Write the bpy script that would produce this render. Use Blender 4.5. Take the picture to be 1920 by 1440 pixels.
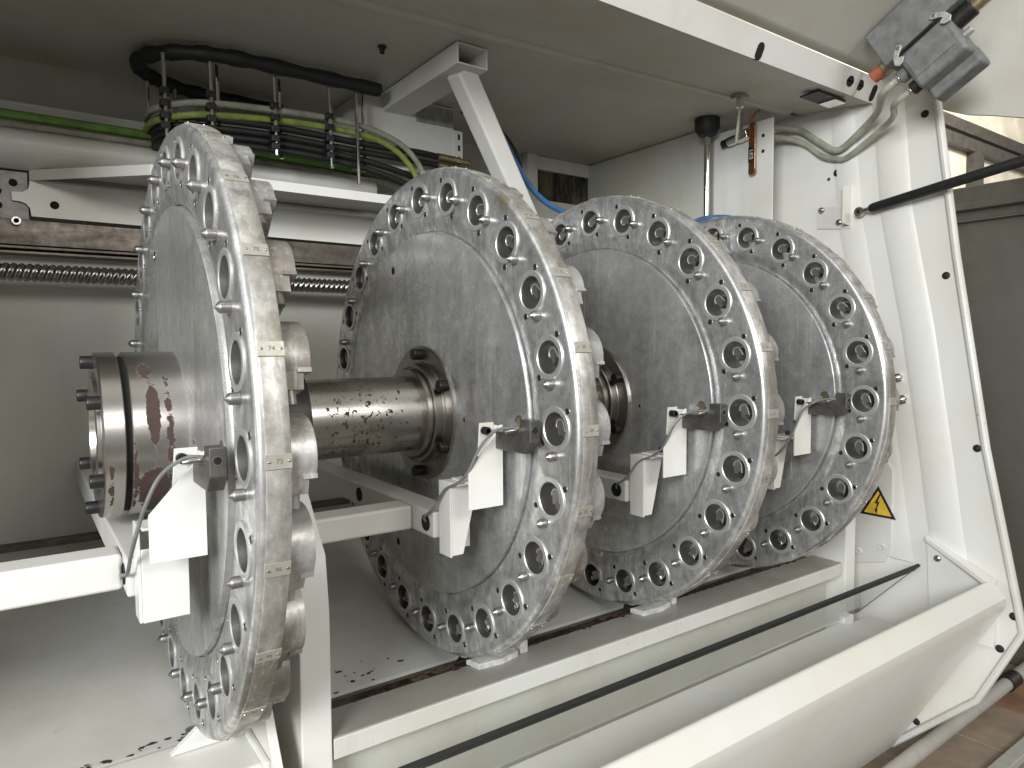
import bpy, bmesh, math, random
from mathutils import Vector, Matrix
random.seed(7)
R = math.radians
S = bpy.context.scene
COL = S.collection
for o in list(bpy.data.objects): bpy.data.objects.remove(o)

# ------------------------------------------------------------------ camera
yaw, pitch, roll = 0.618017, -0.055899, -0.006727
cy_, sy_, cp_, sp_ = math.cos(yaw), math.sin(yaw), math.cos(pitch), math.sin(pitch)
fw = Vector((sy_*cp_, cy_*cp_, sp_)); rt = Vector((cy_, -sy_, 0)); up = rt.cross(fw)
rt2 = rt*math.cos(roll) + up*math.sin(roll); up2 = -rt*math.sin(roll) + up*math.cos(roll)
cam = bpy.data.cameras.new('camera'); cam_o = bpy.data.objects.new('camera', cam); COL.objects.link(cam_o)
m = Matrix((rt2, up2, -fw)).transposed().to_4x4(); m.translation = Vector((-0.21634, -1.30153, 0.14054))
cam_o.matrix_world = m
cam.sensor_width = 36; cam.lens = 36*1304.0/1920; cam.clip_start = 0.02; cam.clip_end = 60
S.camera = cam_o
S.render.resolution_x, S.render.resolution_y = 1024, 768
S.view_settings.view_transform = 'Standard'; S.view_settings.look = 'None'
S.view_settings.gamma = 1; S.view_settings.exposure = 0.15

# ------------------------------------------------------------------ light: soft workshop daylight and two large windows
W = bpy.data.worlds.new('World'); S.world = W; W.use_nodes = True
bg = W.node_tree.nodes['Background']
bg.inputs[0].default_value = (1.0, 0.99, 0.965, 1); bg.inputs[1].default_value = 0.29
def area(name, loc, target, sx, sy, energy, col):
    l = bpy.data.lights.new(name, 'AREA'); l.shape = 'RECTANGLE'; l.size = sx; l.size_y = sy
    l.energy = energy; l.color = col
    o = bpy.data.objects.new(name, l); COL.objects.link(o); o.location = loc
    o.rotation_euler = (Vector(target)-Vector(loc)).to_track_quat('-Z', 'Y').to_euler()
    return o
area('window_light_left', (-3.0, -2.8, 1.30), (0.9, -0.1, -0.15), 1.7, 1.4, 245, (0.95, 0.98, 1.0))
area('window_light_front', (0.9, -4.2, 1.9), (1.0, -0.2, -0.2), 2.4, 1.0, 65, (1.0, 0.97, 0.92))
area('wall_fill_light', (8.5, 0.2, 3.9), (9.5, 3.0, 2.4), 4.0, 1.0, 260, (1.0, 0.95, 0.86))  # added fill lamp that brightens the far workshop wall
area('gap_backlight', (0.62, 2.0, 0.80), (0.50, 1.0, 0.77), 0.9, 0.5, 2.4, (1.0, 1.0, 1.0))  # added lamp, makes the gaps in the upper back wall show white

# ------------------------------------------------------------------ materials
def mat(name): 
    m = bpy.data.materials.new(name); m.use_nodes = True
    return m, m.node_tree.nodes, m.node_tree.links, m.node_tree.nodes['Principled BSDF']
def pos(N, L, scale=(1, 1, 1), off=(0, 0, 0)):
    g = N.new('ShaderNodeNewGeometry'); mp = N.new('ShaderNodeMapping')
    mp.inputs['Scale'].default_value = scale; mp.inputs['Location'].default_value = off
    L.new(g.outputs['Position'], mp.inputs['Vector']); return mp.outputs[0]
def noise(N, L, vec, sc, det=4, rough=0.55, dist=0):
    n = N.new('ShaderNodeTexNoise'); n.inputs['Scale'].default_value = sc; n.inputs['Detail'].default_value = det
    n.inputs['Roughness'].default_value = rough; n.inputs['Distortion'].default_value = dist
    L.new(vec, n.inputs['Vector']); return n.outputs['Fac']
def ramp(N, L, fac, stops):
    r = N.new('ShaderNodeValToRGB'); e = r.color_ramp.elements
    while len(e) < len(stops): e.new(0.5)
    for i, (p, c) in enumerate(stops):
        e[i].position = p; e[i].color = (c, c, c, 1) if not isinstance(c, tuple) else (*c, 1)
    L.new(fac, r.inputs[0]); return r.outputs[0]
def mix(N, L, fac, a, b, mode='MIX'):
    x = N.new('ShaderNodeMix'); x.data_type = 'RGBA'; x.blend_type = mode
    for s, v in ((0, fac), (6, a), (7, b)):
        if isinstance(v, (int, float)): x.inputs[s].default_value = v
        elif isinstance(v, tuple): x.inputs[s].default_value = (*v, 1)
        else: L.new(v, x.inputs[s])
    return x.outputs[2]
def bump(N, L, h, st, d=0.002):
    b = N.new('ShaderNodeBump'); b.inputs['Strength'].default_value = st; b.inputs['Distance'].default_value = d
    L.new(h, b.inputs['Height']); return b.outputs[0]
def paint(name, col, rough=0.38, dirt=0.35, chips=0.0, spec=0.5):
    m, N, L, P = mat(name)
    v = pos(N, L); big = noise(N, L, v, 3.1, 5, 0.6); st = noise(N, L, pos(N, L, (9, 9, 1.4)), 2.0, 5)
    dc = tuple(c*(1-0.45*dirt)*k for c, k in zip(col, (1.0, 0.95, 0.85)))
    c = mix(N, L, ramp(N, L, big, [(0.42, 0.0), (0.75, 0.9)]), col, dc)
    c = mix(N, L, ramp(N, L, st, [(0.55, 0.0), (0.8, 0.55)]), c, dc)
    spk = noise(N, L, v, 160, 2, 0.5)
    c = mix(N, L, ramp(N, L, spk, [(0.70, 0.0), (0.76, 0.6*dirt)]), c, (0.09, 0.075, 0.055))
    if chips:
        ch = noise(N, L, pos(N, L, (6, 40, 40)), 1.6, 6, 0.65)
        c = mix(N, L, ramp(N, L, ch, [(0.70-chips, 0.0), (0.72-chips, 1.0)]), c, (0.10, 0.07, 0.045))
    L.new(c, P.inputs['Base Color'])
    rr = ramp(N, L, big, [(0.3, rough-0.06), (0.8, rough+0.14)]); L.new(rr, P.inputs['Roughness'])
    P.inputs['Specular IOR Level'].default_value = spec
    L.new(bump(N, L, noise(N, L, v, 220, 3), 0.10, 0.001), P.inputs['Normal'])
    return m
def metal(name, lo, hi, r0, r1, streak=(7, 7, 1.0), sc=2.2, metallic=1.0, tint=(1, 1, 1), stain=None, fine=60, bmp=0.12, stain_at=0.62, aniso=0.0, con=1.0, det=7, spots=(), scratch=0.0):
    m, N, L, P = mat(name)
    v = pos(N, L)
    a = noise(N, L, pos(N, L, streak), sc, det, 0.62, 0.35); b = noise(N, L, v, fine, 5, 0.65); d = noise(N, L, v, 5.5, 5, 0.6, 0.4)
    mx = N.new('ShaderNodeMath'); mx.operation = 'MULTIPLY_ADD'; L.new(a, mx.inputs[0]); mx.inputs[1].default_value = 0.62
    m2 = N.new('ShaderNodeMath'); m2.operation = 'MULTIPLY_ADD'; L.new(b, m2.inputs[0]); m2.inputs[1].default_value = 0.38; m2.inputs[2].default_value = 0
    L.new(m2.outputs[0], mx.inputs[2])
    c = ramp(N, L, mx.outputs[0], [(0.51-0.17/con, tuple(lo*t for t in tint)), (0.52, tuple((lo+hi)/2*t for t in tint)), (0.51+0.15/con, tuple(hi*t for t in tint))])
    if stain:
        c = mix(N, L, ramp(N, L, d, [(stain_at-0.06, 0.0), (stain_at+0.08, 0.75)]), c, stain)
    if scratch:
        s1 = noise(N, L, pos(N, L, (70, 70, 2.2)), 1.6, 3, 0.6); s2 = noise(N, L, pos(N, L, (2, 2, 2)), 2.3, 4, 0.6)
        s3 = N.new('ShaderNodeMath'); s3.operation = 'MULTIPLY'; L.new(ramp(N, L, s1, [(0.57, 0.0), (0.66, 1.0)]), s3.inputs[0]); L.new(ramp(N, L, s2, [(0.42, 0.0), (0.62, scratch)]), s3.inputs[1])
        c = mix(N, L, s3.outputs[0], c, (0.9, 0.9, 0.9))
        s4 = noise(N, L, pos(N, L, (1, 1, 1)), 180, 4, 0.7); s5 = N.new('ShaderNodeMath'); s5.operation = 'MULTIPLY'; L.new(ramp(N, L, s4, [(0.60, 0.0), (0.68, 1.0)]), s5.inputs[0]); L.new(ramp(N, L, s2, [(0.40, 0.15), (0.60, scratch)]), s5.inputs[1])
        c = mix(N, L, s5.outputs[0], c, (0.88, 0.88, 0.87))
    for (px, py, pz), rad, scol in spots:
        vd = N.new('ShaderNodeVectorMath'); vd.operation = 'DISTANCE'; L.new(pos(N, L, (1, 1, 0.6)), vd.inputs[0]); vd.inputs[1].default_value = (px, py, pz*0.6)
        nd = N.new('ShaderNodeMath'); nd.operation = 'MULTIPLY_ADD'; L.new(noise(N, L, v, 70, 5, 0.65), nd.inputs[0]); nd.inputs[1].default_value = rad*1.1; L.new(vd.outputs['Value'], nd.inputs[2])
        c = mix(N, L, ramp(N, L, nd.outputs[0], [(rad*0.85, 0.85), (rad*1.45, 0.0)]), c, scol)
    L.new(c, P.inputs['Base Color']); P.inputs['Metallic'].default_value = metallic
    L.new(ramp(N, L, mx.outputs[0], [(0.36, r1), (0.64, r0)]), P.inputs['Roughness'])
    L.new(bump(N, L, mx.outputs[0], bmp, 0.002), P.inputs['Normal'])
    if aniso:
        P.inputs['Anisotropic'].default_value = aniso
        tg = N.new('ShaderNodeTangent'); tg.direction_type = 'RADIAL'; tg.axis = 'X'; L.new(tg.outputs[0], P.inputs['Tangent'])
    return m
def plain(name, col, rough=0.5, metallic=0.0, em=None, trans=0.0, spec=0.5, nsc=0):
    m, N, L, P = mat(name)
    P.inputs['Base Color'].default_value = (*col, 1); P.inputs['Roughness'].default_value = rough
    P.inputs['Metallic'].default_value = metallic; P.inputs['Specular IOR Level'].default_value = spec
    P.inputs['Transmission Weight'].default_value = trans
    if nsc:
        v = noise(N, L, pos(N, L), nsc, 5, 0.6)
        L.new(mix(N, L, ramp(N, L, v, [(0.35, 0.0), (0.7, 1.0)]), tuple(c*0.72 for c in col), tuple(min(1, c*1.2) for c in col)), P.inputs['Base Color'])
        L.new(bump(N, L, v, 0.1, 0.001), P.inputs['Normal'])
    return m
def spotted(name, base, spot, sc, th, streak=(1, 1, 1), rough=0.32, metallic=1.0, soft=0.02, sc2=None, th2=0.6):
    m, N, L, P = mat(name)
    a = noise(N, L, pos(N, L, (3, 3, 3)), 2.0, 6, 0.6)
    c = mix(N, L, a, tuple(x*0.75 for x in base), tuple(min(1, x*1.15) for x in base))
    s = noise(N, L, pos(N, L, streak), sc, 7, 0.72)
    f = ramp(N, L, s, [(th, 0.0), (th+soft, 1.0)])
    if sc2:
        s2 = noise(N, L, pos(N, L, streak, (3, 1, 5)), sc2, 6, 0.7, 0.3); f2 = ramp(N, L, s2, [(th2, 0.0), (th2+0.03, 1.0)])
        f = mix(N, L, 1.0, f, f2, 'LIGHTEN')
    L.new(mix(N, L, f, c, spot), P.inputs['Base Color'])
    inv = ramp(N, L, f, [(0, metallic), (1, 0.1)]); L.new(inv, P.inputs['Metallic'])
    L.new(ramp(N, L, f, [(0, rough), (1, 0.75)]), P.inputs['Roughness'])
    L.new(bump(N, L, f, 0.25, 0.0006), P.inputs['Normal'])
    return m

M = {}
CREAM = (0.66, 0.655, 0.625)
M['paint'] = paint('cream_paint', CREAM)
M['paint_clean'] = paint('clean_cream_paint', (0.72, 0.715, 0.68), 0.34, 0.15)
M['paint_worn'] = paint('worn_cream_paint', (0.64, 0.635, 0.595), 0.40, 0.5, 0.012)
M['paint_tray'] = paint('tray_paint', (0.53, 0.53, 0.505), 0.32, 0.45, 0.012)
M['dusty'] = paint('dusty_paint', (0.40, 0.385, 0.345), 0.6, 0.7)
M['paint_wall'] = paint('shaded_wall_paint', (0.50, 0.50, 0.45), 0.42, 0.4)  # cream greyed in the colour to stand for shade inside the housing
M['paint_roof'] = paint('roof_paint', (0.52, 0.51, 0.46), 0.45, 0.35)  # cream darkened in the colour for the shade under the roof
M['ring'] = metal('cast_aluminium', 0.34, 0.92, 0.22, 0.42, (15, 15, 7), 2.4, 0.78, (1, 1.0, 0.99), (0.25, 0.24, 0.215), 60, 0.05, 0.60, 0.0, 1.2, 7, (((0.477, -0.128, 0.396), 0.016, (0.16, 0.065, 0.015)), ((0.477, -0.30, 0.40), 0.03, (0.34, 0.30, 0.17)), ((0.477, -0.42, -0.30), 0.03, (0.30, 0.28, 0.22))), 0.55)
M['web'] = metal('turned_aluminium', 0.30, 0.80, 0.23, 0.40, (4.5, 4.5, 1.0), 1.5, 0.74, (1.0, 1.0, 0.985), (0.20, 0.196, 0.18), 45, 0.02, 0.61, 0.5, 0.9, 3, (), 0.5)
M['rim'] = metal('stained_rim_aluminium', 0.24, 0.72, 0.34, 0.58, (13, 13, 2.0), 2.2, 0.55, (1.0, 0.97, 0.905), (0.24, 0.21, 0.17), 42, 0.10, 0.56, 0.0, 1.35, 7, (), 0.3)
M['cover'] = metal('cast_cover_aluminium', 0.28, 0.60, 0.38, 0.6, (5, 5, 3), 3.0, 0.55, (1.0, 0.98, 0.945), (0.23, 0.20, 0.165), 60, 0.2, 0.55, 0.0, 1.3, 7, (), 0.35)
M['plate'] = metal('number_plate_metal', 0.36, 0.52, 0.38, 0.5, (4, 4, 4), 3.0, 0.4, (1.0, 0.955, 0.83), (0.42, 0.37, 0.27), 90, 0.05, 0.66)
M['sleeve'] = metal('machined_sleeve', 0.50, 0.74, 0.34, 0.46, (4, 4, 4), 6.0, 0.75, (1, 1, 0.98), None, 60, 0.01)
M['bore'] = metal('bore_steel', 0.26, 0.50, 0.30, 0.5, (4, 4, 4), 6.0, 0.95, (1, 0.97, 0.93), None, 90, 0.05)
M['pin'] = metal('pin_steel', 0.30, 0.42, 0.30, 0.42, (4, 4, 4), 5.0, 0.95, (1, 0.97, 0.94), None, 150, 0.05)
def hub_mat():
    m, N, L, P = mat('hub_steel')
    g = N.new('ShaderNodeNewGeometry'); sp = N.new('ShaderNodeSeparateXYZ'); L.new(g.outputs['Position'], sp.inputs[0])
    nz = noise(N, L, pos(N, L, (1, 1, 1)), 38, 6, 0.7); fine = noise(N, L, pos(N, L, (1, 1, 0.6)), 120, 5, 0.7); big = noise(N, L, pos(N, L, (2, 1, 1)), 6, 4)
    def M_(op, a, b=None):
        n = N.new('ShaderNodeMath'); n.operation = op
        for k, v in ((0, a), (1, b)):
            if v is None: continue
            if isinstance(v, (int, float)): n.inputs[k].default_value = v
            else: L.new(v, n.inputs[k])
        return n.outputs[0]
    total = None
    for x0, z0, a, b_, w in ((-0.050, 0.038, 0.0115, 0.058, 1.1), (-0.056, 0.105, 0.014, 0.018, 0.85), (-0.050, -0.080, 0.027, 0.048, 1.2), (-0.028, 0.0, 0.009, 0.13, 0.72), (-0.076, -0.06, 0.006, 0.09, 0.7), (-0.108, -0.07, 0.006, 0.06, 0.75)):
        dx = M_('DIVIDE', M_('SUBTRACT', sp.outputs[0], x0), a); dz = M_('DIVIDE', M_('SUBTRACT', sp.outputs[2], z0), b_)
        d = M_('ADD', M_('MULTIPLY', dx, dx), M_('MULTIPLY', dz, dz)); e = M_('MULTIPLY', M_('SUBTRACT', 1.35, d), 0.30*w); e = M_('MAXIMUM', e, 0.0)
        total = e if total is None else M_('MAXIMUM', total, e)
    f = ramp(N, L, M_('ADD', total, M_('ADD', M_('MULTIPLY', nz, 0.42), M_('MULTIPLY', fine, 0.48))), [(0.672, 0.0), (0.69, 1.0)])
    c = mix(N, L, big, (0.42, 0.395, 0.37), (0.60, 0.575, 0.55))
    rust = mix(N, L, fine, (0.022, 0.013, 0.010), (0.085, 0.048, 0.036))
    L.new(mix(N, L, f, c, rust), P.inputs['Base Color'])
    L.new(ramp(N, L, f, [(0, 1.0), (1, 0.0)]), P.inputs['Metallic']); L.new(ramp(N, L, f, [(0, 0.29), (1, 0.8)]), P.inputs['Roughness'])
    L.new(bump(N, L, f, 0.2, 0.0005), P.inputs['Normal']); return m
M['hub'] = hub_mat()
def shaft_mat():
    m, N, L, P = mat('shaft_steel')
    band = noise(N, L, pos(N, L, (1, 0.25, 0.25)), 11, 3, 0.6); pit = noise(N, L, pos(N, L, (1.0, 1, 0.7)), 125, 4, 0.6); big = noise(N, L, pos(N, L, (1.5, 1, 1)), 5, 4)
    a = N.new('ShaderNodeMath'); a.operation = 'MULTIPLY_ADD'; L.new(band, a.inputs[0]); a.inputs[1].default_value = 0.42; L.new(pit, a.inputs[2])
    f = ramp(N, L, a.outputs[0], [(0.815, 0.0), (0.835, 1.0)])
    L.new(mix(N, L, f, mix(N, L, big, (0.36, 0.335, 0.305), (0.56, 0.53, 0.49)), (0.055, 0.036, 0.026)), P.inputs['Base Color'])
    L.new(ramp(N, L, f, [(0, 1.0), (1, 0.0)]), P.inputs['Metallic']); L.new(ramp(N, L, f, [(0, 0.27), (1, 0.8)]), P.inputs['Roughness'])
    L.new(bump(N, L, f, 0.25, 0.0005), P.inputs['Normal']); return m
M['shaft'] = shaft_mat()
M['steel'] = metal('bright_steel', 0.35, 0.62, 0.18, 0.34, (4, 4, 4), 4.0, 1.0, (1, 0.98, 0.95), None, 80, 0.05)
M['chrome'] = plain('chrome', (0.75, 0.74, 0.71), 0.10, 1.0)
M['darksteel'] = plain('blackened_steel', (0.035, 0.033, 0.032), 0.42, 0.6, nsc=60)
M['block'] = plain('sensor_block_steel', (0.16, 0.15, 0.14), 0.42, 0.75, nsc=45)
M['black'] = plain('black_rubber', (0.012, 0.012, 0.012), 0.55, nsc=90)
M['hole'] = plain('dark_hole', (0.006, 0.006, 0.006), 0.9)
M['ink'] = plain('stamped_ink', (0.16, 0.14, 0.10), 0.7)
M['green'] = plain('green_cable', (0.13, 0.26, 0.045), 0.45, nsc=40)
M['olive'] = plain('yellow_green_cable', (0.21, 0.27, 0.06), 0.45, nsc=40)
M['greycable'] = plain('grey_cable', (0.30, 0.29, 0.23), 0.5, nsc=40)
M['sigcable'] = plain('signal_cable_jacket', (0.17, 0.17, 0.165), 0.45, nsc=50)
M['blue'] = plain('blue_hose', (0.045, 0.14, 0.30), 0.4, nsc=30)
M['rail'] = metal('oiled_rail_steel', 0.07, 0.18, 0.30, 0.5, (2, 9, 9), 3.0, 0.8, (1, 0.86, 0.72), None, 60, 0.05)
M['screw'] = metal('screw_steel', 0.22, 0.5, 0.18, 0.34, (6, 6, 6), 4.0, 1.0, (1, 0.96, 0.9), None, 80, 0.05)
M['oil'] = spotted('oily_gutter', (0.035, 0.020, 0.013), (0.009, 0.005, 0.0035), 7, 0.5, (1, 1.5, 1.5), 0.10, 0.0, 0.25)
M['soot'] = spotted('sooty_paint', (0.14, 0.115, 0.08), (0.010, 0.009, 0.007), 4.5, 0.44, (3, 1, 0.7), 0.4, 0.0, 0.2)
M['darkrust'] = plain('dark_rust', (0.045, 0.028, 0.018), 0.6, nsc=60)
M['rustlight'] = plain('crusted_rust', (0.10, 0.062, 0.038), 0.6, nsc=60)
M['shelf_shade'] = paint('shaded_shelf_paint', (0.30, 0.29, 0.26), 0.34, 0.5)  # darker paint that carries the shade of the shelf top
M['copper'] = plain('copper', (0.42, 0.20, 0.10), 0.38, 1.0, nsc=80)
M['brass'] = plain('brass_fitting', (0.42, 0.34, 0.22), 0.35, 0.9, nsc=60)
M['hose'] = plain('clear_hose', (0.36, 0.36, 0.29), 0.28, nsc=20)
M['grey_box'] = plain('grey_connector_casting', (0.165, 0.167, 0.163), 0.5, nsc=35)
M['latch'] = plain('latch_zinc', (0.52, 0.52, 0.49), 0.4, 0.5, nsc=50)
M['redcap'] = plain('red_oxide_fitting', (0.36, 0.10, 0.045), 0.5, nsc=60)
M['yellow'] = plain('warning_yellow', (0.85, 0.55, 0.05), 0.45, nsc=25)
M['label'] = plain('label_metal', (0.36, 0.36, 0.34), 0.4, 0.4, nsc=30)
M['glass'] = plain('clear_guard_plastic', (0.93, 0.94, 0.90), 0.04, 0.0, trans=1.0)
M['glass'].node_tree.nodes['Principled BSDF'].inputs['IOR'].default_value = 1.2
M['rag'] = plain('white_pad', (0.62, 0.62, 0.58), 0.7, nsc=40)
M['tile'] = plain('floor_tile', (0.30, 0.235, 0.175), 0.45, nsc=7)
M['tile_red'] = plain('floor_tile_red', (0.30, 0.165, 0.105), 0.45, nsc=7)
M['grout'] = plain('floor_grout', (0.16, 0.13, 0.10), 0.8, nsc=30)
M['bgwall'] = plain('workshop_wall', (0.80, 0.74, 0.60), 0.8, nsc=2)
M['bgmach'] = metal('background_steel_casing', 0.20, 0.40, 0.3, 0.45, (1, 1, 1), 1.4, 0.85, (1, 0.95, 0.85), None, 8, 0.02)
M['frame'] = plain('dark_window_frame', (0.075, 0.065, 0.055), 0.6, nsc=10)

# ------------------------------------------------------------------ mesh helpers
class MB:
    def __init__(s): s.v = []; s.f = []; s.mi = []
    def add(s, vs, fs, mi=0):
        b = len(s.v); s.v += [tuple(p) for p in vs]; s.f += [tuple(b+i for i in f) for f in fs]; s.mi += [mi]*len(fs); return s
    def box(s, x0, x1, y0, y1, z0, z1, mi=0):
        vs = [(x, y, z) for x in (x0, x1) for y in (y0, y1) for z in (z0, z1)]
        return s.add(vs, [(0, 1, 3, 2), (4, 6, 7, 5), (0, 4, 5, 1), (2, 3, 7, 6), (0, 2, 6, 4), (1, 5, 7, 3)], mi)
    def prism(s, poly, axis, a, b, mi=0):
        n = len(poly)
        def P(u, w, t): return {'x': (t, u, w), 'y': (u, t, w), 'z': (u, w, t)}[axis]
        vs = [P(u, w, a) for u, w in poly] + [P(u, w, b) for u, w in poly]
        return s.add(vs, [tuple(range(n)), tuple(range(2*n-1, n-1, -1))] + [(i, i+n, (i+1) % n+n, (i+1) % n) for i in range(n)], mi)
    def cyl(s, p0, p1, r0, r1=None, n=20, cap=True, mi=0):
        return s.tube([p0, p1], [r0, r0 if r1 is None else r1], n, cap, mi)
    def tube(s, path, r, n=10, cap=True, mi=0):
        path = [Vector(p) for p in path]; k = len(path)
        rs = r if isinstance(r, (list, tuple)) else [r]*k
        b = len(s.v); prev = None; vs = []
        for i, p in enumerate(path):
            t = (path[min(i+1, k-1)]-path[max(i-1, 0)]).normalized()
            if prev is None: u = t.orthogonal().normalized()
            else:
                u = prev-t*prev.dot(t); u = u.normalized() if u.length > 1e-6 else t.orthogonal().normalized()
            prev = u; w = t.cross(u)
            vs += [p+(u*math.cos(2*math.pi*j/n)+w*math.sin(2*math.pi*j/n))*rs[i] for j in range(n)]
        fs = [(i*n+j, i*n+(j+1) % n, (i+1)*n+(j+1) % n, (i+1)*n+j) for i in range(k-1) for j in range(n)]
        if cap: fs += [tuple(range(n-1, -1, -1)), tuple((k-1)*n+j for j in range(n))]
        return s.add(vs, fs, mi)
    def lathe(s, prof, n=64, cen=(0, 0), mi=0, close=False):
        # prof: (x, r) about the X axis through (y,z)=cen
        vs = []; k = len(prof)
        for x, r in prof:
            vs += [(x, cen[0]+r*math.cos(2*math.pi*j/n), cen[1]+r*math.sin(2*math.pi*j/n)) for j in range(n)]
        fs = [(i*n+j, i*n+(j+1) % n, (i+1)*n+(j+1) % n, (i+1)*n+j) for i in range(k-1) for j in range(n)]
        if close: fs += [((k-1)*n+j, (k-1)*n+(j+1) % n, (j+1) % n, j) for j in range(n)]
        return s.add(vs, fs, mi)
    def disc(s, x, r, n=32, cen=(0, 0), mi=0):
        return s.add([(x, cen[0]+r*math.cos(2*math.pi*j/n), cen[1]+r*math.sin(2*math.pi*j/n)) for j in range(n)], [tuple(range(n))], mi)
    def mesh(s, name, mats, smooth=35):
        me = bpy.data.meshes.new(name); me.from_pydata(s.v, [], s.f)
        for q in (mats if isinstance(mats, (list, tuple)) else [mats]): me.materials.append(M[q])
        for p, i in zip(me.polygons, s.mi): p.material_index = i; p.use_smooth = True
        bm = bmesh.new(); bm.from_mesh(me); bmesh.ops.recalc_face_normals(bm, faces=bm.faces); bm.to_mesh(me); bm.free()
        me.set_sharp_from_angle(angle=R(smooth)); me.update(); return me
    def obj(s, name, mats, parent=None, bevel=0, smooth=35, seg=2):
        return link(name, s.mesh(name, mats, smooth), parent, bevel, seg)
def link(name, me, parent=None, bevel=0, seg=2):
    o = bpy.data.objects.new(name, me); COL.objects.link(o)
    if parent: o.parent = parent
    if bevel:
        b = o.modifiers.new('bevel', 'BEVEL'); b.width = bevel; b.segments = seg; b.limit_method = 'ANGLE'; b.angle_limit = R(40)
        b.harden_normals = True
    return o
def tag(o, label, cat, group=None):
    o['label'] = label; o['category'] = cat
    if group: o['group'] = group
    return o
def struct(o): o['kind'] = 'structure'; return o
def thing(name, label, cat, loc=(0, 0, 0), group=None):
    o = bpy.data.objects.new(name, None); COL.objects.link(o); o.location = loc; o.empty_display_size = 0.05
    return tag(o, label, cat, group)
def copy_to(src, parent, rx=0.0, loc=None):
    o = src.copy(); COL.objects.link(o); o.parent = parent; o.rotation_euler = (rx, 0, 0)
    if loc is not None: o.location = loc
    return o
def spline(pts, n=12):
    P = [Vector(p) for p in pts]; out = []
    for i in range(len(P)-1):
        a, b, c, d = P[max(i-1, 0)], P[i], P[i+1], P[min(i+2, len(P)-1)]
        for k in range(n):
            t = k/n
            out.append(0.5*((2*b)+(c-a)*t+(2*a-5*b+4*c-d)*t*t+(3*b-a-3*c+d)*t**3))
    return out+[P[-1]]
def hexhead(p, axis, r, h, mi=0, mb=None, n=6):
    mb = mb or MB(); d = Vector(axis).normalized(); mb.tube([Vector(p), Vector(p)+d*h], r, n, True, mi); return mb
def capbolt(p, axis, r, h):
    # socket head cap screw: round head with a recessed socket
    mb = MB(); d = Vector(axis).normalized(); p = Vector(p)
    mb.tube([p, p+d*h*0.9, p+d*h, p+d*h, p+d*h*0.5], [r, r, r*0.9, r*0.52, r*0.5], 18, True); return mb
def text_mesh(txt, size, name):
    c = bpy.data.curves.new(name, 'FONT'); c.body = txt; c.size = size; c.align_x = 'CENTER'; c.align_y = 'CENTER'; c.extrude = 0.0002
    o = bpy.data.objects.new(name, c); COL.objects.link(o)
    dg = bpy.context.evaluated_depsgraph_get(); me = bpy.data.meshes.new_from_object(o.evaluated_get(dg))
    bpy.data.objects.remove(o); bpy.data.curves.remove(c)
    me.name = name; me.materials.clear(); me.materials.append(M['ink']); return me

# ================================================================== SETTING: the machine housing
# floor of the workshop
FZ = -1.12
b = MB(); b.box(-3, 9, -6, 6, FZ-0.06, FZ-0.004)
floor = struct(b.obj('floor', 'grout'))
tm = MB().box(-0.147, 0.147, -0.147, 0.147, -0.004, 0.004).mesh('tile', 'tile'); tm2 = MB().box(-0.147, 0.147, -0.147, 0.147, -0.004, 0.004).mesh('tile', 'tile_red')
for i in range(11):
    for j in range(8):
        t = link('tile', tm2 if (i*7+j*3) % 4 == 1 else tm, floor, 0.002); t.location = (1.75+i*0.3, -1.55+j*0.3, FZ+random.uniform(-0.001, 0.001))

# end wall (faces -X) with its sloping front profile
EX = 1.95
prof = [(1.02, 0.95), (-0.335, 0.95), (-0.357, 0.797), (-0.414, 0.383), (-0.502, -0.152), (-0.603, -0.637), (-0.501, -0.863), (-0.27, -1.1), (1.02, -1.1)]
b = MB(); b.prism(prof, 'x', EX, EX+0.03); end = struct(b.obj('end_wall', 'paint_clean', bevel=0.004))
# rolled edge along the sloping front
edge = [(EX-0.004, y-0.006, z) for y, z in prof[1:8]]
MB().tube(edge, 0.011, 10).obj('rolled_edge', 'paint_worn', end)
# pressed stiffening rib running down the panel
def rib(name, y0, y1, w0, w1, h):
    b = MB(); zs = [0.9, 0.53, 0.176, -0.2, -0.388, -0.52]
    ys = [y0, y0-0.035, y0-0.105, y0-0.165, y0-0.192, y0-0.215]
    rows = []
    for z, y in zip(zs, ys):
        rows.append([(EX, y+0.012, z), (EX-h, y-0.004, z), (EX-h, y-w0+0.004, z), (EX, y-w0-0.012, z)])
    vs = [p for r in rows for p in r]; fs = [(i*4+j, i*4+j+1, i*4+4+j+1, i*4+4+j) for i in range(len(rows)-1) for j in range(3)]
    fs += [(0, 1, 2, 3), tuple(len(vs)-4+k for k in (3, 2, 1, 0))]
    return b.add(vs, fs).obj(name, 'paint_clean', end, bevel=0.006, seg=3)
rib('pressed_rib', -0.18, 0, 0.07, 0, 0.006)
rib('pressed_rib', -0.045, 0, 0.055, 0, 0.004)
for y, z in ((-0.325, 0.80), (-0.393, 0.33), (-0.485, -0.155), (-0.585, -0.60), (-0.555, -0.70), (-0.345, -1.0)):
    b = MB(); b.lathe([(EX+0.001, 0.011), (EX-0.002, 0.0105), (EX-0.003, 0.007), (EX-0.0035, 0.0005)], 20, (y, z)); b.obj('panel_plug', 'black', end)
for y, z, r in ((-0.063, 0.685, 0.012), (-0.035, 0.67, 0.005)):
    b = MB(); b.lathe([(EX+0.001, r), (EX-0.002, r), (EX-0.0025, r*0.2)], 20, (y, z)); b.obj('panel_plug', 'darksteel', end)
for y, z in ((-0.27, 0.035), (-0.285, -0.03)):
    b = MB(); b.tube([(EX, y, z), (EX-0.012, y, z)], 0.014, 6); b.tube([(EX-0.012, y, z), (EX-0.02, y, z), (EX-0.026, y, z)], [0.010, 0.009, 0.003], 14)
    b.obj('cap_nut', 'chrome', end)

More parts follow.
